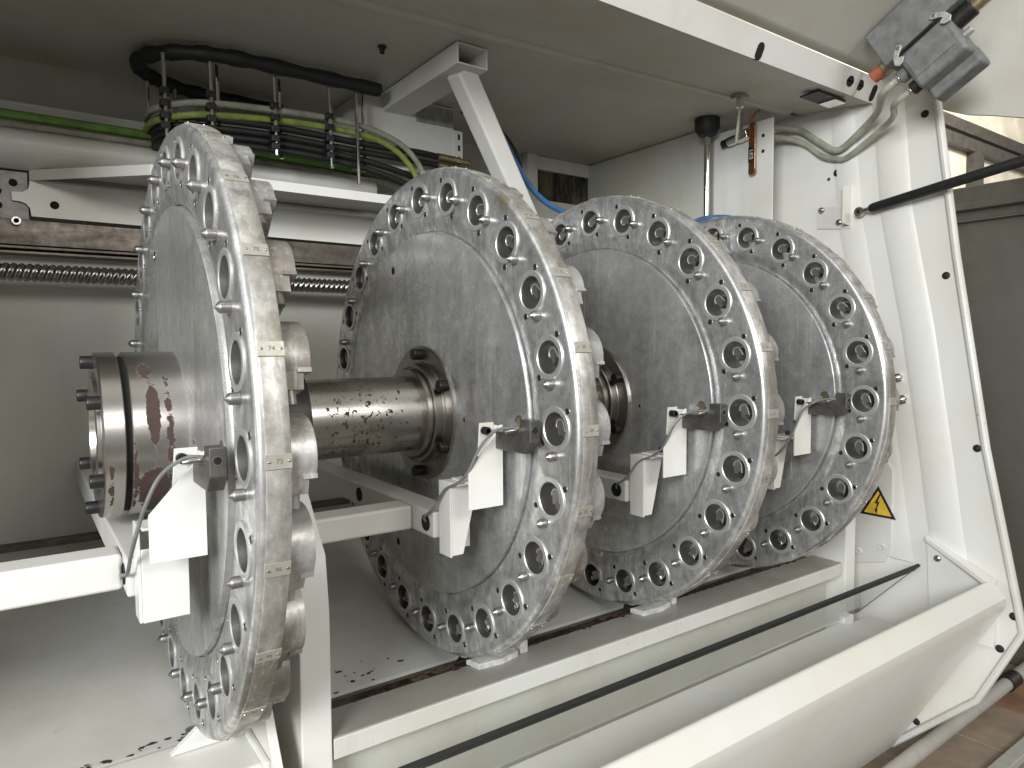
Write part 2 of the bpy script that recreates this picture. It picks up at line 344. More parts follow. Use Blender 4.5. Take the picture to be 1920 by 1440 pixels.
# back wall, lower and upper
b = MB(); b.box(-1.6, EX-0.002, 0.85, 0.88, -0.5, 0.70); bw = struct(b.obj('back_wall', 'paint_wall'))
b = MB()
for x0, x1, z0, z1 in ((-1.6, 0.60, 0.66, 0.735), (-1.6, 0.60, 0.795, 0.905), (-1.6, 0.42, 0.735, 0.795), (0.60, EX, 0.66, 0.905)):
    b.box(x0, x1, 0.98, 1.0, z0, z1)
b.box(0.42, 0.60, 0.98, 1.0, 0.762, 0.767)
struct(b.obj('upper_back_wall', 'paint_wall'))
# left end of the housing, outside the picture
b = MB(); b.box(-1.62, -1.59, -0.15, 1.02, -1.1, 0.95); struct(b.obj('far_end_wall', 'paint_wall'))

b = MB(); b.box(-1.6, -0.62, -0.20, -0.17, -1.1, 0.95); struct(b.obj('added_shade_panel', 'paint_wall'))  # unseen panel added to keep the left light off the back wall
# roof: rear panel, forward panel with rounded lip, front channel with slots
b = MB(); b.add([(-1.6, 1.02, 0.902), (EX, 1.02, 0.902), (EX, 0.085, 0.902), (0.4, 0.20, 0.902), (-1.6, 0.30, 0.902)], [(0, 1, 2, 3, 4)])
b.add([(-1.6, 1.02, 0.95), (EX, 1.02, 0.95), (EX, -0.17, 0.95), (-1.6, -0.17, 0.95)], [(0, 1, 2, 3)])
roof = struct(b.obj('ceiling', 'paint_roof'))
def yl(x): return 0.20-(x-0.4)*0.075
b = MB(); prof2 = [(0.010, 0.905), (0.004, 0.896), (-0.006, 0.8915), (-0.02, 0.8905), (-0.032, 0.893), (-0.036, 0.905)]
xs = [-1.6, 0.4, 1.0, 1.5, EX-0.07]
vs = [(x, yl(x)+dy, z) for x in xs for dy, z in prof2]; n = len(prof2)
b.add(vs, [(i*n+j, i*n+j+1, (i+1)*n+j+1, (i+1)*n+j) for i in range(len(xs)-1) for j in range(n-1)] + [tuple((len(xs)-1)*n+j for j in range(n))])
b.obj('rounded_lip', 'paint_roof', roof)
b = MB(); b.add([(-1.6, 0.31, 0.899), (EX, 0.06, 0.899), (EX, -0.172, 0.873), (-1.6, -0.172, 0.873), (-1.6, 0.31, 0.92), (EX, 0.06, 0.92), (EX, -0.172, 0.90), (-1.6, -0.172, 0.90)],
    [(0, 1, 2, 3), (4, 7, 6, 5), (0, 4, 5, 1), (2, 6, 7, 3), (1, 5, 6, 2), (0, 3, 7, 4)]); b.obj('forward_panel', 'paint_roof', roof)
b = MB(); b.add([(-1.6, -0.174, 0.870), (EX, -0.174, 0.870), (EX, -0.202, 0.932), (-1.6, -0.202, 0.932), (-1.6, -0.168, 0.874), (EX, -0.168, 0.874), (EX, -0.19, 0.94), (-1.6, -0.19, 0.94)],
    [(0, 1, 2, 3), (4, 7, 6, 5), (0, 4, 5, 1), (2, 6, 7, 3), (1, 5, 6, 2), (0, 3, 7, 4)])
b.obj('front_channel', 'paint', roof)
def chan(t, x): # point on the inclined front face of the channel, t = 0 bottom .. 1 top
    return Vector((x, -0.174-0.028*t, 0.870+0.062*t))
nrm = Vector((0, -0.062, -0.028)).normalized()
def slot(x, t0, t1, w, name='slot'):
    b = MB(); c0, c1 = chan(t0, x), chan(t1, x); up_ = (c1-c0).normalized(); L_ = (c1-c0).length; pts = []
    for k in range(9): a = math.pi*k/8; pts.append(c1-up_*w+up_*w*math.sin(a)+Vector((1, 0, 0))*w*math.cos(a))
    for k in range(9): a = math.pi+math.pi*k/8; pts.append(c0+up_*w+up_*w*math.sin(a)+Vector((1, 0, 0))*w*math.cos(a))
    b.add([p+nrm*0.0015 for p in pts]+[p-nrm*0.01 for p in pts], [tuple(range(18)), tuple(range(35, 17, -1))]+[(i, (i+1) % 18, 18+(i+1) % 18, 18+i) for i in range(18)])
    b.obj(name, 'hole', roof)
slot(1.365, -0.02, 0.62, 0.013); slot(1.925, 0.05, 0.75, 0.012); slot(1.79, 0.28, 0.72, 0.017); slot(1.845, 0.28, 0.72, 0.017)
b = MB(); c0, c1 = chan(0.05, 1.825), chan(0.98, 1.825); b.tube([c0+nrm*0.003, c1+nrm*0.003], 0.0035, 8); b.obj('pull_cord', 'greycable', roof)
b = MB(); b.box(1.70, 1.845, -0.145, -0.085, 0.866, 0.8705, 0); b.obj('strip_lamp_slot', 'darksteel', roof)
b = MB(); b.box(1.79, 1.85, -0.143, -0.09, 0.862, 0.866); b.obj('mirror_clip', 'chrome', roof)
b = MB(); b.lathe([(0, 0.012), (0.004, 0.012), (0.004, 0.007), (0.018, 0.006)], 6)
o = b.obj('ceiling_bolt', 'darksteel', roof); o.location = (0.57, 0.365, 0.902); o.rotation_euler = (0, R(90), 0)

# sloped chip tray floor and base plate (shelf) under the discs
b = MB(); b.add([(-1.6, 0.85, -0.37), (EX, 0.85, -0.37), (EX, -0.045, -0.524), (-1.6, -0.045, -0.524), (-1.6, 0.85, -0.40), (EX, 0.85, -0.40), (EX, -0.045, -0.56), (-1.6, -0.045, -0.56)],
    [(0, 1, 2, 3), (4, 7, 6, 5), (0, 4, 5, 1), (2, 6, 7, 3), (1, 5, 6, 2), (0, 3, 7, 4)])
tray = struct(b.obj('chip_tray', 'paint_tray'))
def flakes(name, parent, x0, x1, y0, y1, z, n, mt, rmin, rmax, zs=0.0):
    b = MB()
    for _ in range(n):
        x, y, r = random.uniform(x0, x1), random.uniform(y0, y1), random.uniform(rmin, rmax); k = random.randint(7, 11); ax = random.uniform(1.2, 3.0)
        pts = [(x+ax*r*random.uniform(0.5, 1.0)*math.cos(2*math.pi*i/k), y+r*random.uniform(0.45, 1.0)*math.sin(2*math.pi*i/k)) for i in range(k)]
        h = random.uniform(0.0004, 0.0012)
        zz = z+zs*(y-y0)
        vs = [(u, w, zz+zs*(w-y)) for u, w in pts]+[(u, w, zz+zs*(w-y)+h) for u, w in pts]
        b.add(vs, [tuple(range(2*k-1, k-1, -1))]+[(i, (i+1) % k, k+(i+1) % k, k+i) for i in range(k)])
    o = b.obj(name, mt, parent); o['kind'] = 'stuff'; return o
b = MB(); b.box(-1.6, EX-0.01, 0.838, 0.8495, -0.375, -0.352); b.obj('rust_seam', 'rail', tray)
b = MB(); b.box(0.195, 1.785, -0.104, -0.046, -0.56, -0.531); struct(b.obj('oil_gutter', 'oil'))
b = MB(); b.prism([(-0.105, -0.524), (-0.11, -0.52), (-0.202, -0.52), (-0.202, -0.556), (-0.105, -0.558)], 'x', 0.193, 1.775)
shelf = struct(b.obj('base_shelf', 'paint_worn', bevel=0.002))
b = MB(); b.box(0.193, 1.775, -0.15, -0.14, -0.80, -0.556); struct(b.obj('base_wall', 'paint_wall'))
b = MB(); b.box(0.194, 1.774, -0.1985, -0.108, -0.5195, -0.5175); b.obj('oil_shade_film', 'shelf_shade', shelf)  # thin dark sheet standing in for shade on the shelf top
SLT = (0.524-0.37)/0.895
flakes('paint_chips', tray, -0.20, 0.10, -0.046, -0.030, -0.524, 30, 'darkrust', 0.0010, 0.0040, SLT)
flakes('paint_chips', tray, 0.20, 0.42, -0.045, 0.03, -0.524, 22, 'darkrust', 0.0010, 0.0040, SLT)
flakes('rust_crust', shelf, 0.25, 1.70, -0.112, -0.100, -0.5178, 90, 'darkrust', 0.002, 0.005)
flakes('rust_crust', shelf, 0.40, 0.50, -0.108, -0.07, -0.5215, 30, 'rustlight', 0.003, 0.008)
flakes('rust_crust', shelf, 0.90, 1.0, -0.108, -0.07, -0.5215, 30, 'rustlight', 0.003, 0.008)

# ================================================================== FOUR TOOL DISCS
XS = [0.0, 0.479, 0.952, 1.418]; PH = [0.98, 0.81, 0.45, 0.42]
RP = 0.4426; NP = 24
def polar(r, a): # a in degrees measured from the camera side (-Y) upwards
    return (-r*math.cos(R(a)), r*math.sin(R(a)))
# shared meshes -------------------------------------------------------------
def sector_face():
    """front ring with 24 bores, crowned; about pocket centres"""
    b = MB(); rc = 0.0335; n = 40
    r0, r1 = 0.4035, 0.4885
    for k in range(NP):
        a0 = k*15.0; cyk, czk = polar(RP, a0)
        per = []
        def crown(r): return 0.0
        m_ = 10
        per += [polar(r0+(r1-r0)*i/m_, a0-7.5) for i in range(m_)]
        per += [polar(r1, a0-7.5+15*i/m_) for i in range(m_)]
        per += [polar(r1+(r0-r1)*i/m_, a0+7.5) for i in range(m_)]
        per += [polar(r0, a0+7.5-15*i/m_) for i in range(m_)]
        circ = []
        for y, z in per:
            d = Vector((y-cyk, z-czk)); d.normalize(); circ.append((cyk+d.x*rc, czk+d.y*rc))
        vs = []
        for y, z in per: vs.append((crown(math.hypot(y, z)), y, z))
        for (y, z), (y2, z2) in zip(per, circ):
            ym, zm = (y+y2)/2, (z+z2)/2; vs.append((crown(math.hypot(ym, zm))*0.8, ym, zm))
        for y, z in circ: vs.append((0.0, y, z))
        for y, z in circ: vs.append((0.036, y, z))
        N4 = 4*m_
        fs = [(j*N4+i, j*N4+(i+1) % N4, (j+1)*N4+(i+1) % N4, (j+1)*N4+i) for j in range(3) for i in range(N4)]
        b.add(vs, fs)
    # inner fillet and outer shoulder, back
    b.lathe([(0.0125, 0.366), (0.0125, 0.3766), (0.0074, 0.3770), (0.0066, 0.3785), (0.0050, 0.3830), (0.0034, 0.3880), (0.0018, 0.3935), (0.0006, 0.3990), (0.0, 0.4035)], 240)
    b.lathe([(0.0, 0.4885), (0.0004, 0.4915), (0.0018, 0.4945), (0.0044, 0.4972), (0.0080, 0.4985), (0.036, 0.4985), (0.039, 0.4965), (0.039, 0.366), (0.0125, 0.366)], 240)
    me = b.mesh('face_ring', 'ring', 40)
    bm = bmesh.new(); bm.from_mesh(me); bmesh.ops.remove_doubles(bm, verts=bm.verts, dist=0.00015); bm.to_mesh(me); bm.free()
    me.set_sharp_from_angle(angle=R(38)); return me
def web_mesh():
    b = MB(); b.lathe([(0.0115, 0.3735), (0.0, 0.3733), (-0.0022, 0.3725), (-0.0030, 0.370), (-0.0030, 0.30), (-0.0028, 0.2), (-0.0028, 0.07), (0.030, 0.07), (0.030, 0.37)], 240)
    return b.mesh('web_plate', 'web')
def rim_segment():
    b = MB(); n = 8; rows = []
    for i in range(n+1):
        a = -1.05-13.86*i/n
        prof = [(0.0095, 0.4984), (0.0098, 0.5003), (0.011, 0.5008), (0.0375, 0.5008), (0.0388, 0.5003), (0.039, 0.4984)]
        rows.append([(x, *polar(r, a)) for x, r in prof])
    vs = [p for r in rows for p in r]; k = 6
    fs = [(i*k+j, i*k+j+1, (i+1)*k+j+1, (i+1)*k+j) for i in range(n) for j in range(k-1)] + [tuple(range(k)), tuple(n*k+j for j in range(k-1, -1, -1))]
    return b.add(vs, fs).mesh('rim_segment', 'rim')
def number_plate():
    b = MB(); n = 3; vs = []
    for i in range(n+1):
        a = -0.95+2.0*i/n; vs += [(x, *polar(r, a)) for x, r in ((0.0085, 0.4985), (0.0087, 0.5016), (0.0392, 0.5016), (0.0395, 0.4985))]
    fs = [(i*4+j, i*4+j+1, i*4+5+j, i*4+4+j) for i in range(n) for j in range(3)] + [(0, 1, 2, 3), (12, 15, 14, 13)]
    b.add(vs, fs)
    for x in (0.0125, 0.0355):
        y, z = polar(0.5016, 0.05)
        b.tube([(x, y, z), (x, y-0.0012, z), (x, y-0.0018, z)], [0.0018, 0.0015, 0.0005], 10, True, 1)
    return b.mesh('number_plate', ['plate', 'steel'])
def sleeve():
    b = MB(); c = polar(RP, 0)
    b.lathe([(0.002, 0.0365), (-0.0018, 0.0365), (-0.0026, 0.0355), (-0.0026, 0.0285), (-0.0012, 0.0270)], 40, c)
    b.lathe([(-0.0012, 0.0270), (0.012, 0.0262), (0.050, 0.0225), (0.050, 0.0001)], 40, c, 1)
    return b.mesh('tool_sleeve', ['sleeve', 'bore'])
def gripper():
    # arch-shaped tongue lying at the bottom of the bore, with a bright chamfered wedge beside it
    b = MB(); cy, cz = polar(RP, 0); pts = []
    w, h = 0.0090, 0.0105
    pts = [(-w, -h), (w, -h)] + [(w*math.cos(a), 0.004+w*1.1*math.sin(a)) for a in [math.pi*i/10 for i in range(11)]]
    ang = R(18); rot_ = [(u*math.cos(ang)-v*math.sin(ang), u*math.sin(ang)+v*math.cos(ang)) for u, v in pts]
    b.prism([(cy-u-0.002, cz+v+0.001) for u, v in rot_], 'x', 0.0095, 0.049, 0)
    path = [(0.0088, cy-u*1.06-0.002, cz+v*1.06+0.001) for u, v in rot_[1:]]
    b.tube(path, 0.0011, 6, True, 1)
    b.add([(0.007, cy-0.006, cz-0.003), (0.007, cy-0.018, cz-0.004), (0.007, cy-0.016, cz-0.014), (0.007, cy-0.008, cz-0.012), (0.045, cy-0.004, cz-0.004), (0.045, cy-0.018, cz-0.005), (0.045, cy-0.016, cz-0.016), (0.045, cy-0.005, cz-0.014)],
          [(0, 1, 2, 3), (0, 4, 5, 1), (1, 5, 6, 2), (2, 6, 7, 3), (3, 7, 4, 0)], 2)
    return b.mesh('gripper', ['bore', 'sleeve', 'steel'])
def pin():
    b = MB(); c = polar(0.4425, -5.7); b.lathe([(0.006, 0.0077), (-0.0125, 0.0077), (-0.0135, 0.0070), (-0.0190, 0.0008), (-0.0190, 0.0001)], 20, c)
    return b.mesh('locating_pin', 'pin')
def cover():
    # rounded cast housing behind the ring: hood with a flat lower edge, tongue and lower block
    b = MB(); cy, cz = polar(RP, 0); r = 0.0500; pts = []
    for i in range(25):
        a = R(-28+236*i/24); pts.append((cy+r*math.cos(a), cz+r*math.sin(a)))
    b.prism(pts, 'x', 0.0385, 0.0725)
    b.prism([(cy-0.044, cz-0.0236), (cy+0.03, cz-0.0236), (cy+0.03, cz-0.045), (cy-0.038, cz-0.045)], 'x', 0.0386, 0.064)
    b.prism([(cy-0.0475, cz-0.020), (cy-0.0475, cz-0.0255), (cy-0.030, cz-0.0255), (cy-0.030, cz-0.020)], 'x', 0.056, 0.073)
    b.tube([(0.05, cy-0.030, cz-0.044), (0.05, cy-0.030, cz-0.062)], 0.006, 10)
    return b.mesh('pocket_cover', 'cover', 50)
def screws():
    b = MB()
    for k in range(NP):
        for r, a in ((0.4735, 3.6), (0.410, -3.6)):
            c = polar(r, 15*k+a)
            b.lathe([(0.002, 0.0056), (-0.0008, 0.0055), (-0.0010, 0.0046), (-0.0005, 0.0044)], 14, c, 0); b.lathe([(-0.0006, 0.0044), (-0.0006, 0.0001)], 14, c, 1)
    return b.mesh('face_screws', ['steel', 'hole'])
ME = dict(ring=sector_face(), web=web_mesh(), seg=rim_segment(), plate=number_plate(), sleeve=sleeve(), grip=gripper(), pin=pin(), cover=cover(), screws=screws())
def flange_mesh():
    b = MB(); b.lathe([(0.0, 0.140), (-0.0065, 0.140), (-0.0085, 0.1375), (-0.0085, 0.108), (-0.011, 0.107), (-0.011, 0.1045), (-0.0255, 0.1035), (-0.027, 0.102), (-0.027, 0.097), (-0.024, 0.0955), (-0.024, 0.0935), (-0.036, 0.0915), (-0.0375, 0.090), (-0.0375, 0.077)], 96)
    return b.mesh('hub_flange', 'shaft_flange' if 'shaft_flange' in M else 'steel')
M['shaft_flange'] = spotted('flange_steel', (0.36, 0.34, 0.31), (0.05, 0.035, 0.025), 30, 0.64, (1, 1, 1), 0.3, 1.0, 0.04)
ME['flange'] = flange_mesh()
ME['bolt'] = capbolt((0.0, 0, 0), (-1, 0, 0), 0.0115, 0.016).mesh('hub_bolt', 'darksteel')
first = [73, 49, 25, 1]
names = ['nearest tool disc, seen almost edge-on, its thick rusty hub at its left',
         'second tool disc from the left, round, with the pitted bare shaft running into it',
         'third tool disc from the left, partly hidden behind the second disc',
         'farthest and smallest-looking tool disc, beside the white end wall']
for d in range(4):
    T = thing('tool_disc', names[d], 'tool disc', (XS[d], 0, 0), 'tool discs on the magazine shaft')
    ph = R(PH[d])     # pocket 0 faces the camera side
    # rotation about +X by -ph lifts the camera side (-Y) upwards
    base = -ph
    for key, nm in (('ring', 'face_ring'), ('web', 'web_plate')):
        o = link(nm, ME[key], T); o.rotation_euler = (base, 0, 0)
    o = link('face_screws', ME['screws'], T); o.rotation_euler = (base, 0, 0); o['kind'] = 'stuff'
    for k in range(NP):
        rx = base+R(15*k)          # k > 0 : downwards on the camera side
        link('rim_segment', ME['seg'], T).rotation_euler = (rx, 0, 0)
        pl = link('number_plate', ME['plate'], T); pl.rotation_euler = (rx, 0, 0)
        sl = link('tool_sleeve', ME['sleeve'], T); sl.rotation_euler = (rx, 0, 0)
        link('gripper', ME['grip'], sl)
        link('locating_pin', ME['pin'], T).rotation_euler = (rx, 0, 0)
        link('pocket_cover', ME['cover'], T).rotation_euler = (rx, 0, 0)
        kk = k if k <= 12 else k-24
        if -6 <= kk <= 5:
            num = first[d]+((-kk) % NP)
            t = link('numeral', text_mesh(str(num), 0.0080, 'numeral'), pl)
            y, z = polar(0.5018, 0.05)
            t.location = (0.0245, y, z); t.rotation_euler = (R(90), 0, 0)
    if d > 0:
        link('hub_flange', ME['flange'], T)
        for k in range(6):
            o = link('hub_bolt', ME['bolt'], T); y, z = polar(0.1225, 30+60*k); o.location = (-0.0085, y, z)
    # two larger tapped holes and one oil plug in the web
    for r, a, rr, mt in ((0.333, 112.5, 0.0095, 'hole'), (0.328, -112, 0.0095, 'hole'), (0.348, 1.5, 0.012, 'brass'), (0.170, -0.5, 0.0045, 'hole')):
        b = MB(); c = polar(r, a); b.lathe([(0.0, rr), (-0.0034, rr), (-0.0038, rr*0.85), (-0.0032, rr*0.82)], 20, c); b.disc(-0.0033, rr*0.83, 20, c, 1)
        b.obj('web_hole', ['steel', mt], T)

# shaft with the drive hub in front of the nearest disc
SH = thing('magazine_shaft', 'pitted steel shaft through the discs with a rust-stained hub at its left end', 'shaft')
b = MB(); b.lathe([(0.04, 0.0775), (0.14, 0.0775), (1.80, 0.0775)], 72); b.obj('shaft_tube', 'shaft', SH)
b = MB(); b.lathe([(0.013, 0.136), (0.010, 0.1335), (-0.078, 0.1335), (-0.0795, 0.132), (-0.0795, 0.1265)], 120); b.obj('hub_sleeve', 'hub', SH)
b = MB(); b.lathe([(-0.0795, 0.1262), (-0.0885, 0.1262)], 96); b.obj('hub_groove', 'hole', SH)
b = MB(); b.lathe([(-0.0885, 0.1265), (-0.0885, 0.132), (-0.090, 0.1335), (-0.116, 0.1335), (-0.118, 0.1315), (-0.118, 0.104), (-0.111, 0.099), (-0.111, 0.094), (-0.122, 0.092), (-0.122, 0.062), (-0.112, 0.058), (-0.112, 0.0005)], 120)
hf = b.obj('hub_cap', 'hub', SH)
hb = capbolt((0, 0, 0), (-1, 0, 0), 0.0105, 0.0175).mesh('cap_bolt', 'darksteel')
for k in range(6):
    o = link('cap_bolt', hb, SH); y, z = polar(0.1175, 30+60*k); o.location = (-0.118, y, z)

# ================================================================== BEARING STANDS
def stand(x0, x1, label, front=-0.205):
    t = thing('bearing_stand', label, 'stand', ((x0+x1)/2, 0, -1.1), 'stands under the shaft')
    c = (x0+x1)/2
    b = MB(); b.prism([(front, 0.0), (front, 0.80), (front+0.012, 0.895), (-0.075, 1.03), (-0.06, 1.13), (0.0, 1.19), (0.06, 1.13), (0.075, 1.03), (0.19, 0.895), (0.21, 0.0)], 'x', x0-c, x1-c)
    b.obj('upright_plate', 'paint_clean', t, bevel=0.003)
    b = MB(); b.lathe([(x0-c-0.012, 0.079), (x0-c-0.012, 0.11), (x1-c+0.012, 0.11), (x1-c+0.012, 0.079)], 48, (0, 1.10)); b.obj('bearing_ring', 'darksteel', t)
    return t
st1 = stand(0.138, 0.190, 'white bearing stand between the nearest and second disc')
st2 = stand(1.788, 1.842, 'white bearing stand behind the farthest disc, at the end of the base shelf')
# strut tube and flange at lower left
t = thing('stand_strut', 'white square tube with flanged end plate beneath the nearest disc', 'strut', (0.06, -0.12, -0.55))
b = MB(); b.box(-0.9, 0.025, -0.085, 0.06, -0.10, 0.032); b.obj('square_tube', 'paint_clean', t, bevel=0.010, seg=3)
b = MB(); b.prism([(-0.135, -0.12), (-0.135, 0.0), (-0.06, 0.105), (0.09, 0.105), (0.09, -0.12)], 'x', 0.025, 0.040); b.obj('end_plate', 'paint_clean', t, bevel=0.002)
b = MB(); b.tube([(0.02, -0.092, -0.08), (0.02, -0.092, 0.036), (0.02, 0.06, 0.036)], 0.006, 8); b.obj('weld_bead', 'paint_clean', t)
b = MB(); b.prism([(-0.10, 0.033), (0.0, 0.033), (0.012, 0.085), (-0.035, 0.085)], 'y', 0.02, 0.035); b.obj('web_gusset', 'paint_clean', t, bevel=0.002)
t = thing('hose_fitting', 'dark pipe fitting standing under the bottom of the nearest disc', 'fitting', (0.0, -0.058, -0.552))
b = MB(); b.tube([(0, 0, -0.02), (0, 0, 0.008)], 0.013, 16); b.tube([(0, 0, 0.008), (0, 0, 0.028)], 0.016, 6); b.obj('fitting_nut', 'darksteel', t, bevel=0.001)
b = MB(); b.tube([(0, 0, 0.028), (0.0, 0.0, 0.034), (0, 0, 0.034), (0, 0, 0.05)], [0.017, 0.017, 0.011, 0.010], 16); b.obj('fitting_collar', 'steel', t)

# ================================================================== SENSOR ARMS
def arm(d, label, left_len, big=False, cross=True):
    X = XS[d]
    t = thing('sensor_arm', label, 'sensor arm', (X-0.075, -0.235, -0.18), 'sensor arms in front of the discs')
    ox, oy, oz = X-0.075, -0.235, -0.18
    def L(p): return (p[0]-ox, p[1]-oy, p[2]-oz)
    def box(x0, x1, y0, y1, z0, z1, name, mt, bev=0.0015, seg=2):
        b = MB(); b.box(x0-ox, x1-ox, y0-oy, y1-oy, z0-oz, z1-oz); return b.obj(name, mt, t, bevel=bev, seg=seg)
    xb = X-0.105
    zt, zb = (-0.150, -0.204) if big else (-0.155, -0.202)
    # beam across (towards the viewer) and side beam along the shaft
    yb = -0.19 if big else -0.15
    b = MB(); b.box(xb-ox, xb+0.055-ox, -0.228-oy, 0.80-oy, zb-oz, zt-oz); b.obj('cross_beam', 'paint', t, bevel=0.004, seg=3)
    if cross: box(xb-left_len, xb-0.0005, yb, yb+0.06, zb+0.001, zt-0.001, 'side_beam', 'paint_clean' if big else 'paint', 0.006, 3)
    # cable hole in the flank of the cross beam
    for yy in ((-0.20,) if big else (-0.20, 0.10)):
        b = MB(); b.lathe([(xb-0.0012-ox, 0.015), (xb+0.004-ox, 0.0145)], 24, (yy-oy, (zt+zb)/2-oz)); b.disc(xb+0.0005-ox-0.001, 0.0145, 24, (yy-oy, (zt+zb)/2-oz)); b.obj('cable_hole', 'hole', t)
    # folded lower bracket: back plate, left flange, top flange, gusset
    x0, x1 = X-0.092, X-0.034
    b = MB()
    b.box(x0-ox, x1-ox, -0.236-oy, -0.232-oy, -0.225-oz, -0.098-oz)
    b.box(x0-0.004-ox, x0-ox, -0.272-oy, -0.232-oy, -0.228-oz, -0.096-oz)
    b.box(x0-ox, x1-ox, -0.290-oy, -0.2365-oy, -0.100-oz, -0.096-oz)
    if big: b.box(x0-ox, x1-ox, -0.2745-oy, -0.270-oy, -0.228-oz, -0.128-oz)
    else: b.add([L(p) for p in ((x0, -0.272, -0.225), (x0, -0.272, -0.102), (x1-0.004, -0.272, -0.102), (x0+0.022, -0.272, -0.225), (x0, -0.268, -0.225), (x0, -0.268, -0.102), (x1-0.004, -0.268, -0.102), (x0+0.022, -0.268, -0.225))],
        [(0, 1, 2, 3), (4, 7, 6, 5), (0, 4, 5, 1), (1, 5, 6, 2), (2, 6, 7, 3), (0, 3, 7, 4)])
    b.obj('folded_bracket', 'paint_clean', t, bevel=0.0012)
    box(x0+0.012, x1+0.012, -0.318, -0.25, -0.0955, -0.0915, 'top_tab', 'paint_clean', 0.001)
    o = capbolt((x0+0.045-ox, -0.275-oy, -0.0915-oz), (0, 0, 1), 0.005, 0.010).obj('bracket_bolt', 'darksteel', t)
    # upper plate with the cut-off corner, flange behind it
    xa, xc = X-0.088, X-0.019
    poly = [(xa, -0.073), (xc, 0.004), (xc, -0.136), (xa, -0.136)]
    if not big: poly = [(xa, -0.073), (xc-0.004, 0.004), (xc, 0.004), (xc, -0.136), (xa, -0.136)]
    b = MB(); b.prism([(u-ox, w-oz) for u, w in poly], 'y', -0.322-oy, -0.318-oy); b.obj('sensor_plate', 'paint_clean', t, bevel=0.0008)
    b = MB(); b.prism([(u-ox, w-oz) for u, w in ((X-0.056, -0.050), (X-0.052, 0.007), (xc-0.004, 0.007), (xc-0.004, -0.070))], 'y', -0.300-oy, -0.297-oy); b.obj('back_flange', 'paint', t, bevel=0.0008)
    box(xc-0.004, xc, -0.3178, -0.297, -0.134, 0.002, 'edge_flange', 'paint', 0.0008)
    o = capbolt((X-0.044-ox, -0.3005-oy, -0.006-oz), (0, -1, 0), 0.007, 0.014).obj('plate_bolt', 'darksteel', t)
    # sensor block reaching to the sleeve ring
    b = MB(); b.prism([(u-oy, w-oz) for u, w in ((-0.316, -0.036), (-0.316, -0.006), (-0.392, -0.006), (-0.392, 0.020), (-0.420, 0.020), (-0.420, -0.016), (-0.402, -0.036))], 'x', X-0.034-ox, X-0.0135-ox)
    s = b.obj('sensor_block', 'block', t, bevel=0.0015)
    b = MB(); b.tube([L((X-0.0245, -0.421, 0.004)), L((X-0.0245, -0.418, 0.004))], 0.0062, 20); b.tube([L((X-0.0245, -0.4215, 0.004)), L((X-0.0245, -0.4195, 0.004))], 0.0048, 20, True, 1)
    b.obj('sensor_eye', ['steel', 'hole'], s)
    b = MB(); b.tube([L((X-0.034, -0.385, 0.002)), L((X-0.048, -0.385, 0.0015)), L((X-0.056, -0.382, 0.0))], [0.0045, 0.004, 0.003], 12); b.obj('cable_gland', 'steel', s)
    # signal cable from the block down to the bracket and the hole
    pts = [(X-0.034, -0.394, 0.006), (X-0.052, -0.36, 0.001), (X-0.075, -0.335, -0.022), (X-0.092, -0.326, -0.06), (X-0.101, -0.315, -0.095), (X-0.106, -0.29, -0.13), (X-0.106, -0.245, -0.165), (xb-0.004, -0.20, -0.178), (xb+0.012, -0.20, -0.182)]
    if d == 1 or d == 2: pts = [(X-0.034, -0.392, 0.006), (X-0.055, -0.355, 0.0), (X-0.075, -0.335, -0.03), (X-0.088, -0.32, -0.07), (X-0.093, -0.295, -0.092), (X-0.1, -0.26, -0.11), (X-0.108, -0.235, -0.145), (xb-0.006, -0.205, -0.168), (xb+0.01, -0.20, -0.182)]
    b = MB(); b.tube([L(p) for p in spline(pts, 8)], 0.0026 if d != 2 else 0.0020, 8); b.obj('signal_cable', 'sigcable', t)
    return t
arm(0, 'large white arm entering from the left edge with sensor bracket at the nearest disc', 0.9, True)
arm(1, 'white sensor arm with an L-shaped beam in front of the second disc', 0.19)
arm(2, 'white sensor arm with a dark cable hole in front of the third disc', 0.0, False, False)
arm(3, 'small white sensor bracket half hidden between the third and farthest disc', 0.0, False, False)

# ================================================================== pads, drip pieces on the shelf
for d, lab in ((1, 'white drip pad with dark oil edge under the second disc'), (2, 'white drip pad with dark oil edge under the third disc')):
    X = XS[d]+0.095; t = thing('drip_pad', lab, 'pad', (X, -0.118, -0.52), 'drip pads on the shelf')
    b = MB(); b.prism([(-0.058, 0.018), (-0.050, -0.020), (0.005, -0.026), (0.052, -0.016), (0.058, 0.010), (0.050, 0.020)], 'z', 0.0008, 0.014); b.obj('pad', 'rag', t, bevel=0.002)
    b = MB(); b.prism([(-0.09, 0.010), (0.050, 0.012), (0.056, 0.028), (0.03, 0.045), (-0.05, 0.045)], 'z', 0.0145, 0.0165); b.obj('oil_shade_film', 'oil', t)
    b = MB(); b.box(0.062, 0.082, -0.010, 0.014, 0.0008, 0.028); b.obj('nylon_stop', 'rag', t, bevel=0.003)

